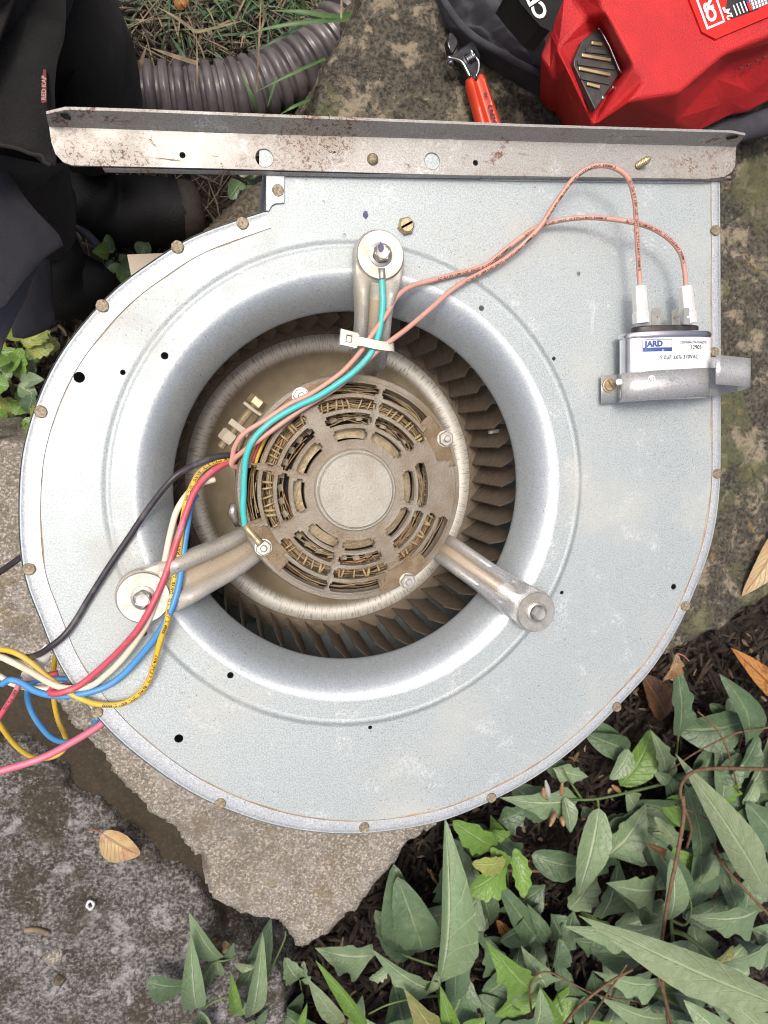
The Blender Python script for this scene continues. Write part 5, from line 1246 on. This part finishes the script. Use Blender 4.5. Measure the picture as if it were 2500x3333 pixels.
plant('oak seedling with bright toothed leaves under the blower edge', (1650, 2815, ZG), [([(1655, 2900, -.32), (1650, 2815, -.25), (1640, 2775, -.245), (1610, 2755, -.24)], .0012)],
      [((1612, 2757), (1476, 2674), 82, LB, 'oak', Z(-.235, -.215)), ((1545, 2712), (1664, 2712), 44, LB, 'oak', Z(-.25, -.25)), ((1648, 2808), (1516, 2910), 112, LB, 'oak', Z(-.24, -.225)), ((1646, 2802), (1538, 2812), 54, LY, 'oak', Z(-.228, -.215)), ((1655, 2815), (1602, 2765), 50, LB, 'oak', Z(-.235, -.225)), ((1676, 2760), (1706, 2924), 54, LB, 'oak', Z(-.24, -.22))])
plant('weed with two long dark leaves lying low over the mulch', (1770, 3080, ZG), [([(1790, 3160, -.32), (1770, 3080, -.27)], .0014)],
      [((1768, 3082), (1612, 2862), 76, LD, 'lance', Z(-.28, -.26)), ((1786, 3062), (1722, 2950), 44, LD, 'lance', Z(-.27, -.25)), ((1600, 3010), (1545, 2830), 70, LD, 'lance', Z(-.295, -.285)), ((1640, 3060), (1560, 3060), 60, LD, 'oval', Z(-.295, -.29))])
plant('bright lobed weed at the lower edge between two vines', (1760, 3225, ZG), [([(1790, 3330, -.32), (1770, 3250, -.26), (1750, 3222, -.24), (1700, 3222, -.235)], .0018)],
      [((1727, 3220), (1590, 3075), 128, LB, 'lobed', Z(-.225, -.20, seed=11)), ((1780, 3212), (1704, 3092), 100, LF, 'lobed', Z(-.235, -.22, seed=4)), ((1800, 3150), (1822, 3060), 80, LD, 'oval', Z(-.25, -.24, fold=.7)), ((1740, 3345), (1764, 3232), 72, LF, 'lance', Z(-.23, -.21, fold=.5)), ((1812, 3345), (1766, 3225), 48, LB, 'lance', Z(-.235, -.215, fold=.5)), ((1830, 3220), (1810, 3120), 60, LD, 'lance', Z(-.26, -.25)), ((1700, 3330), (1560, 3250), 100, LD, 'oval', Z(-.29, -.28)), ((1660, 3200), (1690, 3090), 80, LD, 'oval', Z(-.285, -.28))])
plant('thorny stemmed weed with pale buds and a single hanging oval leaf', (1945, 2590, ZG),
      [([(2200, 2540, -.29), (2140, 2556, -.26), (2050, 2578, -.245), (1945, 2600, -.235), (1870, 2603, -.235), (1840, 2600, -.23)], .0019), ([(1945, 2600, -.235), (1950, 2640, -.235)], .0016), ([(1892, 2598, -.235), (1860, 2550, -.232), (1830, 2500, -.23)], .0015), ([(1830, 2595, -.232), (1790, 2605, -.228), (1775, 2598, -.222)], .0011)],
      [((1950, 2630), (1884, 2916), 116, LF, 'oval', Z(-.232, -.215, fold=.2, arch=.05)), ((1885, 2600), (1634, 2604), 96, LF, 'lobed', Z(-.24, -.225, seed=14)), ((1800, 2640), (1668, 2560), 100, LD, 'oval', Z(-.262, -.255)), ((1835, 2594), (1860, 2712), 58, LF, 'lance', Z(-.23, -.22, fold=.5)), ((1800, 2500), (1917, 2530), 66, LF, 'lobed', Z(-.25, -.245, seed=6)), ((1830, 2520), (1760, 2440), 60, LD, 'oval', Z(-.262, -.26)),
       ((2048, 2440), (1986, 2538), 56, LF, 'oval', Z(-.255, -.25)), ((2050, 2440), (1910, 2390), 80, LD, 'oval', Z(-.275, -.27)), ((2030, 2440), (1900, 2330), 60, LD, 'lance', Z(-.285, -.28)), ((1900, 2625), (1905, 2660), 40, LF, 'lance', Z(-.25, -.25))])
wd = [o for o in COL.objects if o.get('label', '').startswith('thorny')][0]
for (xa, ya, xb, yb, z, m1) in ((1788, 2598, 1776, 2540, -.212, 'bud'), (1828, 2590, 1830, 2548, -.212, 'dry'), (1772, 2600, 1768, 2565, -.215, 'dry'), (2020, 2578, 1992, 2556, -.225, 'dry'), (1808, 2640, 1790, 2690, -.215, 'dry'), (1826, 2655, 1835, 2690, -.215, 'dry')):
    a, b = P(xa, ya, z), P(xb, yb, z+.008); mb = MB(); q = [a.lerp(b, k/8) for k in range(9)]; mb.tube(q, [.0006+.0024*math.sin(pi*min(1, (k/8)**.8*.95)) for k in range(9)], 8)
    build('flower_bud' if m1 == 'bud' else 'dry_flower', mb, M['bud'] if m1 == 'bud' else M['dead_tan'], wd, 179)
plant('dark lobed weed with one broad leaf under the tan dead leaf', (2205, 2405, ZG), [([(2200, 2470, -.32), (2208, 2400, -.27)], .0016)],
      [((2208, 2402), (2196, 2125), 150, LD, 'lobed', Z(-.265, -.24, seed=21, asym=.25)), ((2168, 2510), (2119, 2376), 66, LF, 'lobed', Z(-.26, -.245, seed=9)), ((2180, 2545), (2128, 2510), 40, LF, 'lance', Z(-.265, -.26)), ((2150, 2520), (2190, 2470), 56, LD, 'oval', Z(-.275, -.27)), ((2175, 2530), (2195, 2620), 60, LD, 'oval', Z(-.28, -.28))])
plant('curved slender weed leaf standing beside the orange dead leaf', (2430, 2470, ZG), [([(2430, 2560, -.32), (2432, 2460, -.275), (2425, 2390, -.265)], .0014)],
      [((2432, 2440), (2346, 2196), 84, LD, 'lance', Z(-.265, -.24, bend=-.07, fold=.5)), ((2310, 2290), (2360, 2330), 40, LD, 'lance', Z(-.28, -.28))])
plant('large weed with long pale leaves filling the corner', (2225, 3010, ZG),
      [([(2200, 3200, -.31), (2190, 3060, -.24), (2185, 2995, -.21), (2190, 2940, -.20)], .0026), ([(2190, 3030, -.225), (2240, 3050, -.21), (2330, 3130, -.19), (2440, 3250, -.17), (2520, 3350, -.16)], .0030), ([(2185, 2995, -.21), (2230, 3010, -.21), (2250, 2960, -.205), (2240, 2900, -.2)], .0016), ([(2395, 2960, -.27), (2380, 2860, -.25), (2350, 2780, -.24)], .0016)],
      [((2500, 2915), (2219, 2468), 172, LP, 'long', Z(-.20, -.17, arch=.06, fold=.25, seed=31)), ((2170, 2997), (1842, 3026), 130, LF, 'lobed', Z(-.215, -.19, seed=33, asym=.4)), ((2140, 2892), (1974, 2876), 112, LF, 'lobed', Z(-.225, -.205, seed=34)), ((2150, 2980), (2010, 2905), 100, LF, 'lobed', Z(-.235, -.22, seed=36)), ((2178, 2994), (2192, 2806), 90, LF, 'oval', Z(-.20, -.185, fold=.2)),
       ((2474, 2960), (2246, 2990), 124, LF, 'lobed', Z(-.225, -.205, seed=37)), ((2205, 2750), (2134, 2660), 46, LP, 'oak', Z(-.22, -.205, fold=.6)), ((2242, 2946), (2100, 2708), 98, LD, 'lance', Z(-.24, -.22, seed=38)), ((2252, 2950), (2285, 2740), 110, LD, 'oval', Z(-.26, -.245)), ((2270, 2880), (2340, 2770), 60, LF, 'lance', Z(-.235, -.22)), ((2280, 2800), (2240, 2560), 80, LD, 'lance', Z(-.25, -.235)),
       ((2545, 3275), (1888, 2988), 200, LP, 'long', Z(-.115, -.135, arch=.03, fold=.3, seed=40)), ((2560, 3420), (2180, 3072), 150, LP, 'lobed', Z(-.125, -.15, arch=.04, seed=41)), ((2480, 3480), (2230, 3260), 170, LF, 'lance', Z(-.14, -.155, seed=42)), ((2150, 3060), (1990, 3050), 70, LF, 'lance', Z(-.23, -.22)),
       ((2100, 3120), (1900, 3070), 90, LD, 'lance', Z(-.26, -.25)), ((2240, 3080), (2160, 3090), 90, LF, 'oval', Z(-.23, -.225)), ((2510, 3060), (2340, 3140), 130, LF, 'lobed', Z(-.225, -.215, seed=45)), ((2520, 3120), (2400, 3060), 90, LD, 'lobed', Z(-.25, -.24, seed=46)), ((2540, 2760), (2440, 2620), 120, LD, 'oval', Z(-.265, -.25)), ((2400, 2960), (2330, 2820), 80, LD, 'oval', Z(-.265, -.255)), ((2460, 2540), (2420, 2620), 50, LF, 'oval', Z(-.265, -.26)), ((2240, 2640), (2085, 2615), 80, LD, 'oval', Z(-.275, -.27))])
plant('low weed with wide lobed leaves near the bottom edge', (2090, 3260, ZG), [([(2130, 3330, -.32), (2110, 3240, -.26)], .0018), ([(1850, 3380, -.30), (1820, 3250, -.27)], .0014)],
      [((2155, 3200), (1930, 3164), 120, LF, 'lobed', Z(-.225, -.21, seed=51)), ((2178, 3312), (1964, 3262), 74, LF, 'lance', Z(-.23, -.215, fold=.5)), ((2060, 3330), (1900, 3340), 80, LB, 'oval', Z(-.24, -.235)), ((1990, 3130), (2000, 3060), 60, LD, 'oval', Z(-.265, -.26)), ((1960, 3060), (1870, 3060), 90, LD, 'lobed', Z(-.262, -.25, seed=52)), ((2250, 3340), (2130, 3290), 80, LD, 'oval', Z(-.25, -.245)), ((2000, 3190), (1960, 3110), 70, LF, 'lance', Z(-.255, -.25)), ((1930, 3300), (1850, 3200), 70, LD, 'lance', Z(-.285, -.28)), ((2330, 3390), (2210, 3330), 90, LD, 'lance', Z(-.225, -.22))])
plant('plant with tall leaf stubs at the corner behind the pale leaf', (2300, 2650, ZG), [([(2330, 2760, -.32), (2300, 2640, -.27)], .0014)],
      [((2320, 2540), (2411, 2454), 90, LD, 'oval', Z(-.265, -.255)), ((2260, 2545), (2330, 2430), 110, LD, 'oval', Z(-.275, -.27)), ((2215, 2540), (2300, 2480), 70, LD, 'oval', Z(-.27, -.26)), ((2480, 2620), (2440, 2560), 60, LD, 'oval', Z(-.285, -.28))])
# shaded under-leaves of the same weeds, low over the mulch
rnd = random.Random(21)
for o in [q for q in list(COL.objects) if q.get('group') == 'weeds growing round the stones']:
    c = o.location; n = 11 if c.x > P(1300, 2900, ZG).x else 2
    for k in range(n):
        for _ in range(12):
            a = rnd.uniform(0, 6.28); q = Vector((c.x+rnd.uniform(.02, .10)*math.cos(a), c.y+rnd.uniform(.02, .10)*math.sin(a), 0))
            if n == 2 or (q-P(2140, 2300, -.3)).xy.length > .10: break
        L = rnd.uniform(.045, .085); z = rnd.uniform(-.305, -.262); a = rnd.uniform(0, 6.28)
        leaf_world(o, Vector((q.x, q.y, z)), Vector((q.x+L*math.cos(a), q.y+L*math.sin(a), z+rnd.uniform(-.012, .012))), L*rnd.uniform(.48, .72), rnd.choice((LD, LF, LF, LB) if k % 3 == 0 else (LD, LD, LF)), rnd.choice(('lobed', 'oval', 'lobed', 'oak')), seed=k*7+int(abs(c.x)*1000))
# bright weeds in the gap at the left
rnd = random.Random(5)
for gi, (cx, cy, lab_, n) in enumerate(((60, 1130, 'bright yellow green weed in the gap beside the boot', 16), (40, 1250, 'blue green weed in the gap at the rim', 13), (50, 1370, 'yellowing weed in the gap above the pale granite stone', 15))):
    o = thing('weed', lab_, 'plant', P(cx, cy, -.31), 'weeds in the gap beside the boot')
    stem(o, [(cx+20, cy+50, -.34), (cx, cy, -.29), (cx-10, cy-20, -.28)], .0015)
    for k in range(n):
        a = rnd.uniform(0, 6.28); r0 = rnd.uniform(5, 55); L = rnd.uniform(45, 90); bx, by = cx+r0*math.cos(a), cy+r0*math.sin(a); a2 = a+rnd.uniform(-.8, .8)
        z = rnd.uniform(-.31, -.25); leaf(o, (bx, by), (bx+L*math.cos(a2), by+L*math.sin(a2)), rnd.uniform(34, 60), rnd.choice(((LB, LY, LB), (LF, LB, LF), (LY, LB, LD))[gi]), rnd.choice(('oval', 'oak', 'lance')), z, z+rnd.uniform(-.01, .02), seed=k)
# leafy weeds in the shade between the boots and the notch
for gi, (cx, cy, lab_, n) in enumerate(((370, 840, 'small shaded weed between boot and blower rim', 9), (800, 590, 'dark leafy weed under the bracket beside the brown stone', 9), (420, 870, 'pale sprig in the shade below the boot', 6))):
    o = thing('weed', lab_, 'plant', P(cx, cy, -.31), 'shaded weeds behind the blower')
    stem(o, [(cx+10, cy+40, -.34), (cx, cy, -.29)], .0014)
    for k in range(n):
        a = rnd.uniform(0, 6.28); r0 = rnd.uniform(5, 50); L = rnd.uniform(40, 80); bx, by = cx+r0*math.cos(a), cy+r0*math.sin(a); a2 = a+rnd.uniform(-.8, .8)
        z = rnd.uniform(-.31, -.27); leaf(o, (bx, by), (bx+L*math.cos(a2), by+L*math.sin(a2)), rnd.uniform(24, 44), rnd.choice((LF, LD, LB)), rnd.choice(('oval', 'lance')), z, z+rnd.uniform(-.01, .02), seed=k+50)

# fallen leaves
def fallen(label, base, tip, wd, mat, kind, zb, zt, stalk=None, **kw):
    c = (P(*base, zb)+P(*tip, zt))/2; o = thing('fallen_leaf', label, 'leaf', c, 'fallen leaves')
    leaf(o, base, tip, wd, mat, kind, zb, zt, name='blade', **kw)
    if stalk: stem(o, stalk, .0009, 'leafstalk', 'stalk', .8)
fallen('yellow and pink curled fallen leaf lying on the grey slab', (331, 2712), (455, 2784), 88, M['dead_yellow'], 'oval', -.254, -.254, [(292, 2700, -.254), (310, 2703, -.252), (335, 2713, -.252)], fold=.45, arch=.05)
fallen('spotted tan fallen leaf on the mossy slab at its outer corner', (2560, 1690), (2424, 1944), 92, M['dead_yellow'], 'lance', -.184, -.186, None, fold=.3, arch=.06)
fallen('orange fallen leaf with dark veins on the mulch', (2560, 2290), (2388, 2112), 84, M['dead_orange'], 'lance', -.275, -.265, None, fold=.3, arch=.05)
fallen('small folded tan fallen leaf with pink stalk against the slab edge', (2202, 2126), (2164, 2216), 52, M['dead_tan'], 'oak', -.225, -.232, [(2202, 2126, -.225), (2225, 2134, -.222), (2244, 2153, -.225)], fold=.8)
fallen('broad brown fallen leaf on the dark mulch below the rim', (2170, 2330), (2095, 2200), 120, M['dead_brown'], 'oval', -.295, -.295, None)
fallen('rust brown fallen leaf under the small slab weed', (780, 3300), (660, 3345), 96, M['dead_orange'], 'oval', -.285, -.28, None)
fallen('crumpled ochre fallen leaf scrap on the slab by the weed', (752, 3095), (728, 3065), 34, M['dead_yellow'], 'oak', -.252, -.25, None, fold=.6, wave=.4)
fallen('dark amber fallen leaf lying in the grass', (600, 30), (575, -10), 44, M['dead_orange'], 'oval', -.315, -.312, None, fold=.6)
fallen('reddish fallen leaf scrap in the mulch between weeds', (1660, 3050), (1620, 3000), 44, M['dead_orange'], 'oak', -.285, -.28, None)
fallen('curled dry brown leaf hanging on the dead vine', (2170, 2770), (2105, 2745), 30, M['dead_brown'], 'lance', -.19, -.185, None, fold=1.2)
fallen('yellowed strip of leaf under the corner weed', (2340, 2980), (2300, 2860), 50, M['dead_yellow'], 'lance', -.285, -.28, None)
fallen('ochre yellow dead leaf under the pale corner leaf', (2290, 3170), (2390, 3080), 80, M['leaf_yellow2'], 'oval', -.265, -.26, None)
# dead vines over the weeds
def vine(label, paths):
    o = thing('vine', label, 'vine', P(*paths[0][0][0]), 'dead brown vines')
    for q, r in paths: stem(o, q, r, 'vine', 'stem', .75)
vine('long dead vine rising through the pale corner leaf', [([(2560, 2505, -.22), (2440, 2502, -.19), (2340, 2500, -.17), (2262, 2510, -.165), (2222, 2545, -.17), (2215, 2590, -.175), (2232, 2640, -.18), (2250, 2700, -.2), (2235, 2760, -.22)], .0021), ([(2222, 2590, -.175), (2225, 2660, -.17), (2205, 2780, -.165), (2180, 2900, -.165), (2160, 3020, -.17), (2152, 3110, -.18), (2160, 3220, -.2), (2190, 3400, -.24)], .0023), ([(2200, 2620, -.19), (2250, 2640, -.2), (2310, 2670, -.21)], .0012)])
vine('thin bent vine crossing beside the slender curved leaf', [([(2560, 2350, -.24), (2480, 2372, -.24), (2400, 2385, -.24), (2320, 2420, -.245), (2240, 2465, -.25), (2160, 2525, -.27)], .0012), ([(2270, 2315, -.25), (2310, 2350, -.24), (2350, 2400, -.235), (2380, 2480, -.235), (2400, 2560, -.25), (2410, 2600, -.28)], .0011)])
vine('dark forked twig low in the bottom weeds', [([(1730, 3300, -.25), (1725, 3220, -.22), (1745, 3175, -.20), (1790, 3165, -.195), (1860, 3200, -.20), (1950, 3240, -.21), (2080, 3260, -.22)], .0012), ([(1820, 3360, -.24), (1880, 3280, -.2), (1980, 3200, -.19), (2060, 3155, -.18)], .0018), ([(1900, 3345, -.24), (1960, 3260, -.2), (2000, 3200, -.19), (2040, 3140, -.18)], .0014), ([(2140, 3160, -.2), (2160, 3230, -.2), (2185, 3330, -.22)], .0026)])
vine('straight dead stalk crossing behind the corner weed', [([(2320, 2750, -.23), (2350, 2810, -.2), (2420, 2890, -.18), (2510, 2985, -.16)], .0020), ([(1995, 2722, -.28), (2060, 2712, -.27), (2150, 2706, -.26)], .0010)])
vine('pale fallen stick beside the oak seedling', [([(1470, 2828, -.295), (1600, 2832, -.295), (1820, 2836, -.295)], .0022)])

# small things on the grey slab
mb = MB(); c = P(293, 2946, -.258); mb.tube([c+Vector((.0032*math.cos(a)*(1.15 if math.cos(a) > 0 else .9), .0040*math.sin(a), .0006*math.sin(3*a))) for a in [2*pi*k/20 for k in range(20)]], [.0013+.0004*math.sin(k*1.3) for k in range(20)], 8, closed=True)
tag(build('shell_ring', mb, M['shell'], None, 179, loc=c), 'small white broken shell ring lying on the grey slab', 'shell')
mb = MB(); q = cat_rom([P(x, y, -.257) for x, y in ((80, 3028), (110, 3026), (135, 3030), (160, 3040))], 4); mb.tube(q, [.0026, .0028]*6+[.0015]*(len(q)-12), 6)
tag(build('twig', mb, M['straw'], None, 60, loc=q[0]), 'short pale broken twig lying on the grey slab', 'twig')
for (x, y, r, lb_, mt) in ((176, 3118, .0085, 'flat pale pebble stuck on the grey slab', 'pale_stone'), (192, 3195, .006, 'smaller tan pebble on the grey slab below the flat pale one', 'brown_stone'), (600, 2998, .003, 'tiny pinkish pebble beside the slab weed', 'pale_stone'), (700, 3062, .004, 'brown seed husk on the slab beside the weed', 'dead_brown')):
    mb = MB(); c = P(x, y, -.259); mb.revolve(c, [(r, -.002), (r, .0), (r*.8, r*.25), (r*.4, r*.34), (.0001, r*.36)], 16)
    for i in range(len(mb.v)): mb.v[i] += Vector((r*.35*noise.noise(mb.v[i]*180), r*.35*noise.noise(mb.v[i]*180+Vector((7, 0, 0))), 0))
    tag(build('pebble', mb, M[mt], None, 60, loc=c), lb_, 'pebble')

# ================================================================== STUFF: mulch, straw, grass
def scatter(name, n, region, zf, mats, len_, wid, flat=.3, seed=1, thick=.45, curl=0.0, tilt=.25):
    rs = random.Random(seed); mb = MB(); x0, y0_, x1, y1_ = region
    for _ in range(n):
        c = P(rs.uniform(x0, x1), rs.uniform(y0_, y1_), -.32); c.z = zf+rs.random()**2*.018; L = rs.uniform(*len_)*(.5+rs.random()); w_ = rs.uniform(*wid)
        R = Matrix.Rotation(rs.uniform(0, 2*pi), 3, 'Z') @ Matrix.Rotation(rs.uniform(-tilt, tilt), 3, 'Y') @ Matrix.Rotation(rs.uniform(-.6, .6), 3, 'X')
        k = rs.choice(range(len(mats))); t0, t1 = rs.uniform(.2, .8), rs.uniform(.2, .8); h_ = w_*thick*.5; b = curl*rs.uniform(-1, 1)*L
        pts = [(-L/2, -w_/2*t0, -h_), (-L/2, w_/2*t0, -h_), (0, -w_/2, b-h_), (0, w_/2, b-h_), (L/2, -w_/2*t1, -h_), (L/2, w_/2*t1, -h_), (-L/2, 0, h_), (0, 0, b+h_), (L/2, 0, h_)]
        mb.add([c+R @ Vector(p) for p in pts], [(0, 2, 7, 6), (2, 4, 8, 7), (3, 1, 6, 7), (5, 3, 7, 8), (1, 0, 6), (4, 5, 8)], k)
    return tag(build(name, mb, mats, None, None), kind='stuff')
CH = [M['chip1'], M['chip1'], M['chip1'], M['chip2'], M['chip2'], M['chip3']]
scatter('mulch', 7500, (780, 1950, 2800, 3600), -.326, CH[:5], (.010, .034), (.0025, .007), seed=3)
scatter('mulch_litter', 420, (1100, 2050, 2700, 3500), -.318, [M['chip3'], M['dead_tan'], M['chip3']], (.006, .016), (.002, .006), seed=4, curl=.15)
scatter('straw_litter', 2200, (150, -250, 1300, 950), -.330, [M['straw'], M['straw2'], M['straw2'], M['chip2'], M['chip1'], M['chip1']], (.02, .06), (.0008, .0024), seed=6, curl=.12, tilt=.35)
scatter('leaf_litter', 700, (-250, 1000, 350, 1600), -.322, [M['chip2'], M['straw2'], M['chip1'], M['chip3']], (.010, .03), (.002, .007), seed=8, curl=.15)
def grass(name, n, region, z0, hgt, mats, seed=2, r=.0008):
    rs = random.Random(seed); mb = MB(); x0, y0_, x1, y1_ = region
    for _ in range(n):
        c = P(rs.uniform(x0, x1), rs.uniform(y0_, y1_), z0); L = rs.uniform(*hgt); a = rs.uniform(0, 6.28); lean = rs.uniform(.5, 1.4); d = Vector((math.cos(a), math.sin(a), 0)); s_ = Vector((-d.y, d.x, 0)); w_ = rs.uniform(.0008, .0019); k = rs.choice(range(len(mats))); pts = []
        for i in range(6):
            t = i/5; p = c+d*(L*math.sin(lean*t)*.85*t**.5)+Vector((0, 0, L*.75*math.sin(t*1.8)/1.8*(1.2-lean*.55))); ww = w_*(1-t**2)
            pts += [p-s_*ww, p+Vector((0, 0, -ww*.4)), p+s_*ww]
        mb.add(pts, [f for i in range(5) for f in ((3*i, 3*i+1, 3*i+4, 3*i+3), (3*i+1, 3*i+2, 3*i+5, 3*i+4))], k)
    return tag(build(name, mb, mats, None, 179), kind='stuff')
grass('grass', 900, (520, -300, 1250, 130), -.335, (.03, .085), [M['grass'], M['grass2'], M['grass2'], M['straw']], 2)
grass('low_grass', 260, (330, -150, 1100, 180), -.335, (.02, .05), [M['grass2'], M['straw2'], M['straw']], 9)
# single long blades one can follow across the pipe
BLADES = ['broad green blade reaching flat from the mossy slab', 'long arching green blade just below the broad flat blade', 'green blade crossing the bend of the pipe', 'short green blade low by the slab in front of the pipe', 'dull green blade above the bend of the pipe', 'stout green weed shoot standing in front of the pipe', 'dull green blade slanting onto the top of the pipe', 'pale upright stalk at the trouser edge over the pipe end', 'dry stalk bending up from the forked stalk joint', 'thin dry stalk running right from the forked stalk joint', 'thread thin stalk standing over the pipe below the fork', 'tall hair thin stalk crossing pipe and grass', 'hair thin stalk beside the top of the mossy slab', 'thick straw lying just above the pipe', 'hooked grey stalk on bare soil beside the trousers', 'green blade bordering the black trousers', 'tiny green blade over the pipe ridges']
bl = [([(1160, 45, -.25), (1080, 52, -.235), (980, 38, -.23), (880, 34, -.24)], .0026, 'grass'), ([(1140, 62, -.24), (1000, 72, -.23), (880, 90, -.235), (770, 122, -.25)], .0020, 'grass'), ([(1060, 190, -.24), (960, 235, -.22), (830, 300, -.23)], .0016, 'grass'), ([(1040, 310, -.25), (960, 345, -.23), (900, 380, -.24)], .0016, 'grass'), ([(1000, 75, -.25), (900, 130, -.24), (810, 178, -.25)], .0016, 'grass2'), ([(855, 420, -.26), (830, 340, -.22), (785, 240, -.21)], .0030, 'grass'), ([(612, 212, -.25), (590, 170, -.25), (550, 110, -.26)], .0019, 'grass2'), ([(445, 255, -.24), (460, 200, -.23), (478, 145, -.24)], .0020, 'straw'), ([(640, 105, -.24), (570, 55, -.24), (508, 20, -.25)], .0014, 'straw'), ([(640, 105, -.24), (720, 85, -.235), (800, 65, -.24)], .0012, 'straw'), ([(640, 370, -.25), (642, 240, -.22), (640, 105, -.24)], .0011, 'straw'), ([(835, 300, -.22), (842, 150, -.2), (852, -40, -.2)], .0010, 'straw'), ([(1110, 60, -.2), (1112, 0, -.2), (1115, -60, -.2)], .0010, 'straw'), ([(640, 205, -.24), (560, 180, -.25), (490, 155, -.26)], .0022, 'straw'), ([(380, 90, -.25), (395, 170, -.25), (430, 165, -.25)], .0020, 'straw2'), ([(360, -20, -.24), (372, 60, -.23), (390, 130, -.24)], .0026, 'grass'), ([(900, 250, -.25), (870, 350, -.24)], .0012, 'grass')]
for i, (q, r, mt) in enumerate(bl):
    mb = MB(); c = cat_rom([P(*p) for p in q], 8) if len(q) > 2 else [P(*q[0]).lerp(P(*q[1]), k/8) for k in range(9)]; n = len(c)
    for k, p in enumerate(c):
        d = (c[min(k+1, n-1)]-c[max(k-1, 0)]).normalized(); s_ = Vector((-d.y, d.x, 0)); ww = r*(1-(k/(n-1))**3*.95)
        mb.v += [p-s_*ww, p+Vector((0, 0, -ww*.5)), p+s_*ww]
    for k in range(n-1):
        for a in range(2): mb.f.append((3*k+a, 3*k+a+1, 3*k+a+4, 3*k+a+3)); mb.m.append(0)
    nm = 'dry_stalk' if mt.startswith('straw') else 'grass_blade'
    lb_ = BLADES[i]
    tag(build(nm, mb, M[mt], None, 179, loc=c[0]), lb_, 'stalk' if mt.startswith('straw') else 'grass blade', 'single blades and stalks round the pipe')
